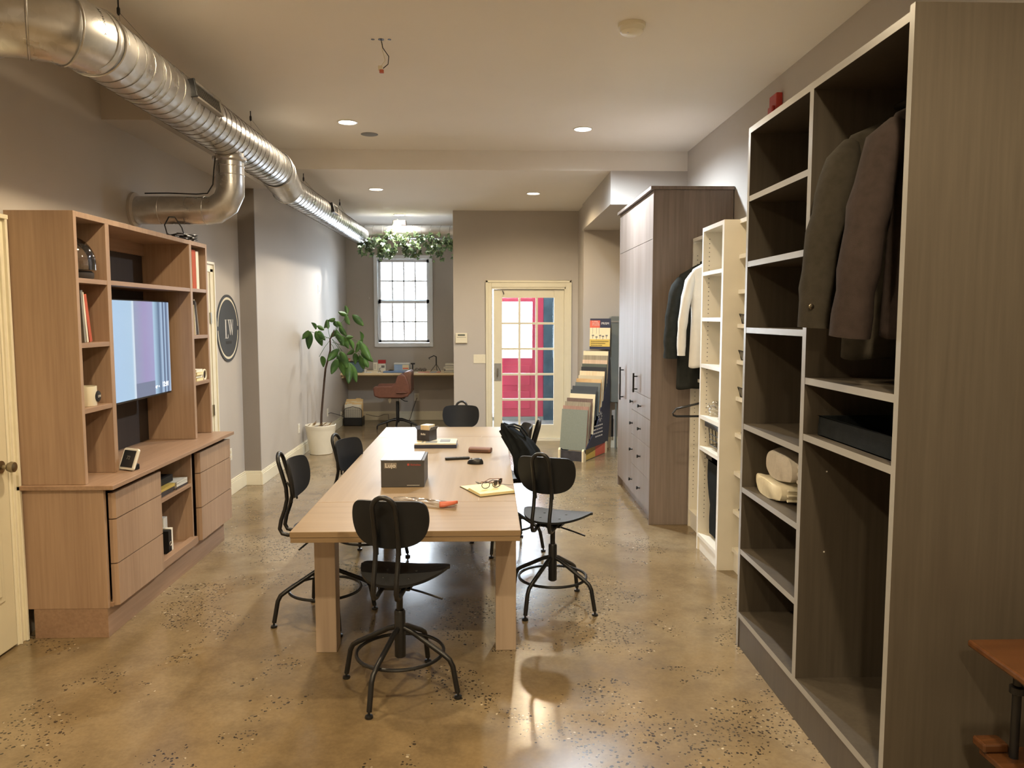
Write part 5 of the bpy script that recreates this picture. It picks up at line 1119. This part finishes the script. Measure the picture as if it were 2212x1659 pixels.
# ================================================================ PLANT
PX, PY = -2.165, 10.03
t = thing('potted_plant', 'tall leggy green plant in a ribbed white pot by the far left wall', 'plant', (PX, PY, 0))
prof = [(.0001, 0), (.135, 0), (.142, .006)] + [(.142 + .045 * k / 22 + (.002 if k % 2 else 0), .02 + .30 * k / 22) for k in range(23)] + [(.192, .33), (.196, .375), (.188, .378), (.182, .34), (.0001, .335)]
MB().lathe(prof, (PX, PY, 0), 48).build('pot', 'pot_ceramic', t, smooth=True)
MB().lathe([(.182, .336), (.1, .352), (.0001, .356)], (PX, PY, 0), 24).build('soil', 'soil', t, smooth=True)
m = MB()
for k in range(14):
    a = k * 2.4; r = .05 + .12 * ((k * 37) % 10) / 10; c_ = Vector((PX + r * cos(a), PY + r * sin(a), .355)); h_ = .02 + .05 * ((k * 13) % 7) / 7
    m.add([c_ + Vector((-.03, 0, 0)), c_ + Vector((0, -.012, h_ * .5)), c_ + Vector((.03, .0, h_)), c_ + Vector((0, .012, .012))], [(0, 1, 2), (0, 2, 3)])
m.build('dry_leaves', 'dry_leaf', t, thick=.001)
def LP(a, b_): return Vector((-2.474 + (a / 7.54 + 0) * .00604, 0, .41 + (272 - b_ / 7.54) * .00593))
TR = [(-2.155, .36), (-2.150, .50), (-2.132, .70), (-2.105, .95), (-2.085, 1.10), (-2.045, 1.24), (-2.02, 1.33), (-2.018, 1.42), (-2.02, 1.48), (-1.985, 1.53), (-1.975, 1.575), (-1.965, 1.60)]
MB().tube([(x, PY - .01 * sin(6 * z), z) for x, z in TR], [.016, .014, .0135, .013, .0125, .012, .0115, .011, .0105, .0095, .0075, .005], 10).build('trunk', 'bark', t, smooth=True)
LV = [((870, 280), (840, 150)), ((850, 300), (705, 250)), ((850, 300), (910, 460)), ((900, 300), (1070, 480)), ((520, 380), (445, 520)), ((520, 390), (650, 365)), ((545, 390), (580, 520)), ((620, 400), (655, 505)), ((690, 405), (775, 510)), ((300, 540), (245, 425)), ((310, 480), (425, 550)), ((230, 555), (92, 695)), ((230, 565), (195, 860)), ((300, 570), (378, 812)), ((340, 560), (432, 722)), ((665, 550), (560, 665)), ((700, 550), (765, 720)), ((720, 600), (810, 800)), ((740, 490), (840, 645)), ((760, 640), (750, 800)), ((390, 980), (388, 1168)), ((712, 850), (560, 1038)), ((705, 1010), (612, 1250)), ((780, 885), (862, 1165)), ((705, 940), (792, 1290)), ((940, 875), (820, 945)), ((950, 925), (930, 1115)), ((1010, 960), (1082, 1192)), ((1050, 920), (1240, 1062)), ((1080, 1000), (1172, 1155)), ((880, 1070), (882, 1405)), ((895, 1080), (988, 1392)), ((1040, 720), (1035, 568)), ((1045, 700), (945, 795)), ((1030, 760), (990, 912)), ((1065, 780), (1165, 995)), ((1085, 730), (1248, 1030)), ((850, 660), (952, 655)), ((860, 690), (935, 865)), ((780, 650), (862, 845))]
m = MB(); rnd = random.Random(3)
for i, (p, q) in enumerate(LV):
    a, b_ = LP(*p), LP(*q); off = rnd.uniform(-.22, .22) if i not in (30, 31, 24) else -.1
    a.y = PY + off; b_.y = PY + off + rnd.uniform(-.07, .07); d = b_ - a; L = d.length; d.normalize()
    nrm = Vector((rnd.uniform(-.5, .5), -1, rnd.uniform(-.1, .5))).normalized(); s = d.cross(nrm).normalized(); nrm = s.cross(d); wd_ = min(.050, max(.030, L * .24)); v = []; nseg = 9
    for k in range(nseg + 1):
        f = k / nseg; w_ = wd_ * (sin(pi * min(1, f * .94 + .03)) ** .72) * (1.12 - .35 * f); c_ = a + d * L * f + nrm * (-.02 * sin(pi * f))
        v += [c_ - s * w_ + nrm * (-.010 * (w_ / wd_)), c_ + nrm * .004, c_ + s * w_ + nrm * (-.010 * (w_ / wd_))]
    v = [Vector((max(p_.x, -2.375), p_.y, p_.z)) for p_ in v]
    m.add(v, [(k * 3 + j, k * 3 + j + 1, k * 3 + j + 4, k * 3 + j + 3) for k in range(nseg) for j in (0, 1)])
m.build('foliage', 'leaf_green', t, smooth=True, thick=.0015)
m = MB()
for s_, e_ in (((570, 690), (235, 560)), ((560, 660), (520, 385)), ((600, 640), (855, 300)), ((610, 640), (660, 550)), ((565, 710), (390, 980)), ((585, 780), (640, 850)), ((600, 690), (775, 885)), ((640, 600), (700, 420)), ((600, 700), (800, 1000)), ((600, 745), (950, 900)), ((640, 670), (1060, 740)), ((560, 670), (432, 715)), ((620, 650), (850, 660)), ((950, 900), (1060, 920)), ((700, 850), (705, 1010)), ((1010, 920), (1010, 960)), ((800, 1000), (880, 1070))):
    a, b_ = LP(*s_), LP(*e_); a.y = PY; b_.y = PY + rnd.uniform(-.12, .12); mid = (a + b_) / 2 + Vector((0, 0, .015)); m.tube([a, mid, b_], .0032, 6)
m.build('leaf_stalks', 'leaf_green', t, smooth=True)

# ================================================================ IVY OVER THE CROSSING DUCT
t = thing('ivy_garland', 'trailing green ivy garland hung along the crossing duct above the window', 'ivy', (-1.2, 11.5, 2.85))
rnd = random.Random(11); vines = []
xs_ = [-1.90 + i * .075 for i in range(19)]
main = [(x, 11.50 + .02 * sin(i), 2.90 + .05 * sin(i * 1.1) + (.12 if .5 < (i / 19) * 1.0 < .62 else 0) - (.06 if i < 3 else 0)) for i, x in enumerate(xs_)]
vines.append(main)
for i in range(20):
    x = -1.84 + i * .069; L = .10 + .20 * abs(sin(i * 1.9 + .4)); z0_ = 2.90 + .03 * sin(i); vines.append([(x, 11.50, z0_), (x + rnd.uniform(-.04, .04), 11.46, z0_ - L * .5), (x + rnd.uniform(-.07, .07), 11.45, z0_ - L)])
vines.append([(-1.62, 11.48, 2.82), (-1.50, 11.5, 2.93), (-1.38, 11.52, 3.02), (-1.30, 11.56, 3.10)])
m = MB()
for vv_ in vines: m.tube(vv_, .004, 5)
m.build('vine_stems', 'bark', t, smooth=True)
m = MB()
def ileaf(c_, sz, rr):
    ax = Vector((rr.uniform(-1, 1), rr.uniform(-.6, .2), rr.uniform(-1, .3))).normalized(); n_ = Vector((rr.uniform(-.6, .6), -1, rr.uniform(-.3, .9))).normalized(); s = ax.cross(n_).normalized(); n_ = s.cross(ax)
    P = [(0, 0), (-.42, .12), (-.5, .45), (-.22, .5), (0, 1), (.22, .5), (.5, .45), (.42, .12)]
    return [c_ + s * (x * sz) + ax * (y * sz) - n_ * (abs(x) * sz * .3) for x, y in P]
for vi, vv_ in enumerate(vines):
    cnt = 90 if vi == 0 else 17
    for k in range(cnt):
        f = rnd.random() * (len(vv_) - 1); i = min(int(f), len(vv_) - 2); p = Vector(vv_[i]).lerp(Vector(vv_[i + 1]), f - i) + Vector((rnd.gauss(0, .022), rnd.gauss(-.01, .025), rnd.gauss(0, .022)))
        m.add(ileaf(p, rnd.uniform(.045, .085), rnd), [(0, 1, 2, 3, 4, 5, 6, 7)])
o = m.build('ivy_leaves', 'ivy_green', t)
t = thing('small_planter', 'small dark planter box with sprigs sitting on top of the crossing duct', 'planter', (-1.27, 11.62, 3.105))
box(-1.38, -1.20, 11.57, 11.67, 3.10, 3.17).build('planter_box', 'bark', t, bevel=.004); m = MB()
for k in range(26): m.add(ileaf(Vector((-1.38 + .18 * rnd.random(), 11.58 + .06 * rnd.random(), 3.16)), .05, rnd), [(0, 1, 2, 3, 4, 5, 6, 7)])
m.build('sprigs', 'ivy_green', t)

# ================================================================ NOOK DESK AND CHAIR
DZ = .855
dk = thing('wall_desk', 'long pale wood desk built across the window nook', 'desk', (-1.44, 12.9, DZ))
box(-2.388, -.487, 12.62, 13.298, DZ - .034, DZ).build('desk_top', 'desk_wood', dk, bevel=.002)
box(-2.388, -.487, 13.25, 13.298, DZ - .10, DZ - .035).build('wall_cleat', 'desk_wood', dk); box(-2.388, -2.35, 12.70, 13.25, DZ - .09, DZ - .035).build('side_cleat', 'desk_wood', dk)
def dx(px): return (px - 1055) * .00765
t = thing('dark_bin', 'dark navy bin at the left end of the desk, behind the leaves', 'bin', (-2.2, 12.85, DZ))
MB().prism([(dx(742), 12.72), (dx(787), 12.72), (dx(785), 12.98), (dx(744), 12.98)], DZ + .001, DZ + .17).build('bin_body', 'blue_wall', t, bevel=.012); MB().prism([(dx(743), 12.73), (dx(786), 12.73), (dx(784), 12.97), (dx(745), 12.97)], DZ + .171, DZ + .18).build('bin_lid', 'black_plastic', t, bevel=.003)
t = thing('orange_tin', 'small orange and cream tin standing on the dark bin', 'tin', (dx(757), 12.85, DZ + .181)); MB().lathe([(.0001, 0), (.018, 0), (.018, .045), (.0001, .045)], (dx(757), 12.84, DZ + .181), 18).build('tin_body', 'orange_wax', t, smooth=True); MB().lathe([(.0185, .012), (.0185, .024)], (dx(757), 12.84, DZ + .181), 18).build('tin_band', 'cream_plastic', t, smooth=True)
bk('paper_pad', (dx(796), dx(822), 12.74, 12.98, DZ + .001, DZ + .02), 'board_cream', 'cream pad under the white card at the left of the desk', cat='notepad', page='-y')
t = thing('white_phone', 'pale phone lying on the desk in front of the dark bin', 'phone', (dx(800), 12.66, DZ)); MB().prism(rrect(.12, .07, .012, cx=dx(800), cy=12.67), DZ + .0005, DZ + .01).build('phone_body', 'white_plastic', t, bevel=.002); MB().prism(rrect(.108, .06, .01, cx=dx(800), cy=12.67), DZ + .0101, DZ + .0106).build('phone_screen', 'pale_blue_card', t)
t = thing('white_cup', 'small white cup beside the pale phone', 'cup', (dx(793), 12.80, DZ)); MB().lathe([(.0001, 0), (.02, 0), (.024, .05), (.021, .05), (.017, .006), (.0001, .006)], (dx(791.5), 12.80, DZ + .0005), 20).build('cup_body', 'white_plastic', t, smooth=True)
t = thing('red_white_box', 'red topped white product box leaning on the nook wall', 'box', (dx(820), 13.1, DZ)); box(dx(815), dx(831), 13.02, 13.10, DZ + .001, DZ + .13).build('box_body', 'white_plastic', t, bevel=.002); box(dx(815), dx(831), 13.019, 13.101, DZ + .131, DZ + .19).build('box_top', 'red_print', t, bevel=.002); m = MB(); m.box(dx(822), dx(829), 13.0185, 13.0195, DZ + .06, DZ + .10); m.build('box_picture', 'ink_grey', t)
t = thing('white_card', 'white printed card standing beside the red topped box', 'card', (dx(810), 13.0, DZ)); box(dx(805), dx(814.5), 13.0, 13.012, DZ + .021 - .02 + .0005, DZ + .15).build('card_face', 'paper', t); m = MB()
for k in range(4): m.box(dx(806), dx(811), 12.9985, 12.9998, DZ + .05 + .02 * k, DZ + .056 + .02 * k)
m.build('card_text', 'ink_grey', t)
t = thing('silver_clip_stand', 'little silver stand on the desk left of the blue laptop', 'stand', (dx(824), 12.7, DZ)); MB().tube([(dx(821), 12.68, DZ + .003), (dx(826), 12.70, DZ + .085), (dx(823), 12.72, DZ + .06), (dx(828), 12.68, DZ + .003)], .005, 6).build('stand_wire', 'steel', t, smooth=True); box(dx(819), dx(829), 12.65, 12.70, DZ + .0005, DZ + .006).build('stand_base', 'white_plastic', t)
t = thing('blue_laptop', 'closed blue laptop lying in the middle of the desk', 'laptop', (dx(857), 12.78, DZ)); MB().prism(rrect(.40, .26, .015, cx=dx(857.5), cy=12.78), DZ + .0005, DZ + .012).build('laptop_base', 'blue_plastic', t, bevel=.002); MB().prism(rrect(.40, .26, .015, cx=dx(857.5), cy=12.78), DZ + .0125, DZ + .02).build('laptop_lid', 'blue_plastic', t, bevel=.002)
t = thing('desk_organiser', 'white topped organiser box with pale blue front behind the laptop', 'organiser', (dx(866), 13.1, DZ)); box(dx(850), dx(882), 13.0, 13.14, DZ + .001, DZ + .115).build('organiser_body', 'pale_blue_card', t, bevel=.003); box(dx(849.5), dx(883), 12.995, 13.145, DZ + .116, DZ + .14).build('organiser_lid', 'white_plastic', t, bevel=.003); box(dx(868), dx(882.5), 12.9975, 12.9995, DZ + .03, DZ + .112).build('organiser_label', 'board_cream', t); box(dx(869), dx(881), 12.9955, 12.997, DZ + .04, DZ + .06).build('organiser_text', 'coral_print', t)
MB_ = MB().tube([(dx(838), 13.0, DZ + .012), (dx(843), 12.99, DZ + .02), (dx(849), 13.0, DZ + .012)], .010, 8); tag(MB_.build('black_pouch', 'black_cloth', smooth=True), 'small black pouch left of the organiser', 'pouch')
t = thing('mini_tripod', 'small folded grey tripod standing right of the organiser', 'tripod', (dx(891), 12.95, DZ)); MB().tube([(dx(891), 12.95, DZ + .05), (dx(891), 12.95, DZ + .12)], .010, 8).build('post', 'black_plastic', t, smooth=True); box(dx(887), dx(896), 12.93, 12.97, DZ + .12, DZ + .145).build('head', 'black_plastic', t, bevel=.004)
for a in (0, 120, 240): MB().tube([(dx(891), 12.95, DZ + .055), (dx(891) + .035 * cos(rad(a)), 12.95 + .035 * sin(rad(a)), DZ + .003)], .004, 6).build('leg', 'black_metal', t)
for k, (px, lab) in enumerate(((899, 'crumpled silver wrapper nearest the little tripod'), (907, 'second crumpled silver wrapper on the desk'), (916, 'crumpled silver wrapper nearest the tall tripod'))): tag(crumple((dx(px), 13.0, DZ + .03), (.03, .03, .026), k).build('crumpled_wrapper', 'label_grey', smooth=False), lab, 'wrapper', 'crumpled wrappers on the desk')
for k, (p0, p1, mat, lab) in enumerate(((904, 929, 'coral_print', 'coral paper sheet lying in front of the tall tripod'), (931, 943, 'blue_plastic', 'pale blue note lying at the right of the desk'), (944, 952, 'coral_print', 'pink note lying at the right of the desk'))): tag(MB().prism([(dx(p0), 12.70), (dx(p1), 12.72), (dx(p1) + .01, 12.86), (dx(p0) + .02, 12.84)], DZ + .0006, DZ + .004).build('paper_note', mat), lab, 'paper')
t = thing('phone_tripod', 'black tabletop tripod with a bent phone arm on the desk', 'tripod', (dx(942), 12.95, DZ))
MB().tube([(dx(942), 12.97, DZ + .11), (dx(942), 12.97, DZ + .25)], .009, 8).build('post', 'black_metal', t, smooth=True); MB().tube([(dx(942), 12.97, DZ + .245), (dx(937), 12.96, DZ + .265), (dx(926), 12.94, DZ + .225), (dx(928), 12.94, DZ + .205)], .008, 8).build('phone_arm', 'black_metal', t, smooth=True)
for x, y in ((930, 12.93), (952, 12.93), (943, 13.06)): MB().tube([(dx(942), 12.97, DZ + .125), (dx(x), y, DZ + .004)], .005, 6).build('leg', 'black_metal', t)
for k, (h_, mat, dxx, lab) in enumerate(((.025, 'navy_print', 0, 'dark blue binder at the bottom of the right hand paper stack'), (.03, 'paper', .02, 'thick paper pile above the dark blue binder'), (.02, 'white_plastic', -.01, 'white folder in the middle of the paper stack'), (.025, 'charcoal_cover', .01, 'grey magazine near the top of the paper stack'), (.03, 'paper', .015, 'white papers on top of the stack at the right end of the desk'))):
    z_ = DZ + .001 + sum((.027, .032, .022, .027, .032)[:k]); bk('stacked_papers', (dx(960) + dxx, -.489, 12.78 + .01 * k, 13.05, z_, z_ + h_), mat, lab, cat='papers', grp='papers stacked at the right end of the desk', page='-y')
# office chair
OX, OY = -1.43, 12.25
t = thing('office_chair', 'brown leather office chair with quilted back, turned sideways at the nook desk', 'chair', (OX, OY, 0))
side = [(-.33, .54), (-.345, .66), (-.315, .695), (-.06, .70), (.0, .75), (.03, .85), (.10, .885), (.16, .86), (.22, .70), (.235, .60), (.19, .535), (.1, .51), (-.25, .51)]
for y in (-.27, .22): MB().prism([(OX + a, b_) for a, b_ in side], OY + y, OY + y + .05, 'Y').build('arm_side', 'brown_leather', t, bevel=.02, smooth=True)
MB().prism([(OX + a, b_) for a, b_ in ((-.31, .53), (-.32, .60), (-.28, .63), (.10, .61), (.12, .53))], OY - .218, OY + .218, 'Y').build('seat_cushion', 'brown_leather', t, bevel=.02, smooth=True)
MB().prism([(OX + a, b_) for a, b_ in ((.08, .56), (.055, .62), (.09, .80), (.13, .905), (.21, .925), (.245, .90), (.235, .80), (.24, .66), (.22, .56))], OY - .235, OY + .235, 'Y').build('backrest', 'tan_case', t, bevel=.02, smooth=True, label='quilted dark brown backrest')
m = MB()
for k in range(5):
    for s in (-1, 1): m.tube([(OX + .235 - .01 * (k % 2), OY - .24, .66 + .05 * k), (OX + .16, OY - .2405, .66 + .05 * k + s * .04)], .0015, 4)
m.build('quilting', 'wood_brown', t)
MB().tube([(OX + .02, OY - .285, .60), (OX + .10, OY - .295, .60), (OX + .19, OY - .28, .605)], [.018, .03, .012], 14, flat=.5).build('arm_bulge', 'brown_leather', t, smooth=True)
box(OX - .14, OX + .12, OY - .1, OY + .1, .485, .51).build('mechanism', 'black_metal', t, bevel=.005); MB().tube([(OX, OY, .44), (OX, OY, .49)], .016, 14).build('gas_piston', 'steel', t, smooth=True, label='chrome piston'); MB().lathe([(.026, .10), (.026, .42), (.022, .44), (.0001, .44)], (OX, OY, 0), 20).build('column', 'black_metal', t, smooth=True)
MB().tube([(OX + .06, OY - .08, .485), (OX + .12, OY - .10, .45), (OX + .17, OY - .10, .445)], .007, 8).build('lever', 'black_metal', t, smooth=True)
for k in range(5):
    a = rad(200 + 72 * k); MB().tube([(OX, OY, .15), (OX + .10 * cos(a), OY + .10 * sin(a), .14), (OX + .31 * cos(a), OY + .31 * sin(a), .075), (OX + .33 * cos(a), OY + .33 * sin(a), .05), (OX + .33 * cos(a), OY + .33 * sin(a), .002)], [.026, .02, .014, .012, .011], 10).build('leg', 'black_metal', t, smooth=True)
MB().prism([(OX - .13, .49), (OX - .09, .49), (OX - .085, .46), (OX - .11, .41), (OX - .135, .46)], OY - .102, OY - .1, 'Y').build('swing_tag', 'cream_plastic', t, label='pale leaf shaped tag')
# file holder under the desk
t = thing('file_holder', 'black mesh file holder full of folders on the floor under the desk', 'file holder', (-2.2, 12.7, 0))
x0, x1, y0, y1 = -2.34, -2.045, 12.58, 12.84; m = MB(); m.box(x0, x1, y0, y1, 0, .008); m.box(x0, x1, y0, y0 + .006, 0, .135); m.box(x0, x0 + .006, y0, y1, 0, .135); m.box(x1 - .006, x1, y0, y1, 0, .135); m.box(x0, x1, y1 - .006, y1, 0, .135); m.build('tray', 'black_metal', t)
MB().tube([(x0 + .004, y0 + .004, .13), (x0 + .004, y0 + .004, .25), (x0 + .03, y0 + .004, .285), (x0 + .147, y0 + .004, .315), (x1 - .03, y0 + .004, .285), (x1 - .004, y0 + .004, .25), (x1 - .004, y0 + .004, .13)], .005, 8).build('arch', 'black_metal', t, smooth=True)
m = MB()
for k in range(19): x = x0 + .015 * (k + 1); m.box(x - .0012, x + .0012, y0 + .003, y0 + .006, .13, .27 + .03 * sin(pi * k / 18))
for k in range(10): m.box(x0 + .008, x1 - .008, y0 + .003, y0 + .006, .14 + .014 * k, .1415 + .014 * k)
m.build('mesh', 'black_metal', t)
for k, (mat, lab) in enumerate((('paper', 'white folder frontmost in the file holder'), ('manila', 'second folder in the file holder, manila'), ('board_cream', 'pale folder in the middle of the file holder'), ('manila', 'fourth folder in the file holder, manila'), ('manila', 'rearmost tall manila folder in the file holder'))):
    y = y0 + .03 + .042 * k; m = MB(); m.box(x0 + .012 - .0 * k, x1 - .012, y, y + .012, .0085, .345 + .018 * k); m.box(x0 + .05 + .03 * k, x0 + .13 + .03 * k, y, y + .003, .345 + .018 * k, .36 + .018 * k); tag(m.build('file_folder', mat), lab, 'folder', 'folders in the file holder')
tag(MB().tube([(-2.36, 12.60, .20), (-2.375, 12.55, .24), (-2.37, 12.5, .16), (-2.36, 12.56, .12), (-2.355, 12.66, .1)], .004, 6).build('charger_cable', 'white_wire', smooth=True), 'white cord bent beside the file holder', 'cable')
tag(MB().tube([(-2.03, 12.9, .15), (-1.93, 13.0, .11), (-1.85, 13.05, .09), (-1.76, 13.1, .12), (-1.69, 13.12, .12), (-1.68, 13.12, .01)], .004, 6).build('power_cable', 'black_plastic', smooth=True), 'black cord on the floor right of the file holder', 'cable')
tag(MB().tube([(-2.385, 11.56, .325), (-2.36, 11.65, .33), (-2.36, 12.0, .27), (-2.35, 12.3, .21), (-2.33, 12.56, .15)], .005, 6).build('power_cable', 'black_plastic', smooth=True), 'black cord plugged into the left wall outlet, running to the file holder', 'cable')
tag(MB().tube([(-1.22, 13.27, .38), (-1.235, 13.22, .33), (-1.27, 13.15, .22), (-1.32, 13.1, .05), (-1.34, 13.08, .004)], .005, 6).build('power_cable', 'black_plastic', smooth=True), 'black cord plugged into the outlet under the desk', 'cable')

# ================================================================ WALL FITTINGS
def outlet(lab, c_, axis, w_=.072, h_=.118):
    t = thing('wall_outlet', lab, 'outlet', c_, group='white wall outlets'); x, y, z = c_
    if axis == 'X': box(x, x + .006, y - w_ / 2, y + w_ / 2, z - h_ / 2, z + h_ / 2).build('plate', 'white_plastic', t, bevel=.002); [box(x + .006, x + .009, y - .016, y + .016, z + s * .024 - .014, z + s * .024 + .014).build('socket', 'cream_plastic', t, bevel=.003) for s in (-1, 1)]
    else: box(x - w_ / 2, x + w_ / 2, y - .006, y, z - h_ / 2, z + h_ / 2).build('plate', 'white_plastic', t, bevel=.002); [box(x - .016, x + .016, y - .009, y - .006, z + s * .024 - .014, z + s * .024 + .014).build('socket', 'cream_plastic', t, bevel=.003) for s in (-1, 1)]
outlet('white wall outlet low down just past the media cabinet', (XL + .0005, 7.71, .40), 'X'); outlet('white wall outlet behind the plant pot', (-2.3895, 9.80, .36), 'X'); outlet('white wall outlet with a black plug, far left wall', (-2.3895, 11.56, .345), 'X'); outlet('grey looking outlet under the nook desk', (-1.225, 13.2995, .395), 'Y', .085, .13)
t = thing('switch_plate', 'small white switch high on the far left wall behind the plant stem', 'switch', (-2.389, 11.43, .915)); box(-2.3895, -2.383, 11.39, 11.46, .86, .98).build('plate', 'white_plastic', t, bevel=.002); box(-2.383, -2.379, 11.415, 11.435, .905, .935).build('toggle', 'white_plastic', t)
t = thing('wall_box', 'small open electrical box high in the far left wall', 'electrical box', (-2.389, 11.14, 2.15)); box(-2.3895, -2.385, 11.10, 11.19, 2.085, 2.215).build('rim', 'white_plastic', t); box(-2.385, -2.384, 11.12, 11.165, 2.11, 2.19).build('opening', 'lens_dark', t)
t = thing('thermostat', 'cream wall thermostat with small display, left of the glazed door', 'thermostat', (-.374, 10.99, 1.39)); box(-.458, -.292, 10.966, 10.9995, 1.392, 1.535).build('body', 'cream_plastic', t, bevel=.006); box(-.425, -.325, 10.9645, 10.966, 1.495, 1.518).build('display', 'board_moss', t); box(-.45, -.30, 10.9635, 10.9658, 1.398, 1.462).build('flap', 'cream_plastic', t, bevel=.001); box(-.44, -.31, 10.9635, 10.966, 1.474, 1.478).build('marking', 'ink_grey', t)
t = thing('switch_plate', 'wide three gang switch plate beside the glazed door', 'switch', (-.12, 10.99, 1.17)); box(-.207, -.035, 10.993, 10.9995, 1.108, 1.232).build('plate', 'cream_plastic', t, bevel=.002)
for x in (-.168, -.121): box(x - .005, x + .005, 10.982, 10.993, 1.160, 1.176).build('toggle', 'cream_plastic', t, bevel=.001)
box(-.084, -.060, 10.989, 10.993, 1.145, 1.195).build('dimmer', 'cream_plastic', t, bevel=.001)
m = MB()
for k in range(16): m.lathe([(.0001, -.006), (.006, 0), (.0001, .006)], (.225, 11.08, 1.70 + .02 * k), 8)
m.tube([(.225, 11.08, 1.70), (.225, 11.08, 2.02)], .0015, 5); tag(m.build('bead_chain', 'grey_plate', smooth=True), 'dark beaded blind chain behind the top left door pane', 'chain')
tag(MB().tube([(.205, 11.01, 2.13), (.225, 11.0, 2.09), (.222, 11.0, 2.075)], .005, 6).build('door_hook', 'black_metal', smooth=True), 'small dark hook at the top left of the glazed door', 'hook')
o = MB().lathe([(.0001, 0), (.02, 0), (.018, -.008), (.0001, -.01)], (-2.02, 13.2995, 2.08), 14, axis='Y').build('wall_hook', 'wall_paint', smooth=True); tag(o, 'tiny round hook on the nook wall left of the window', 'hook')
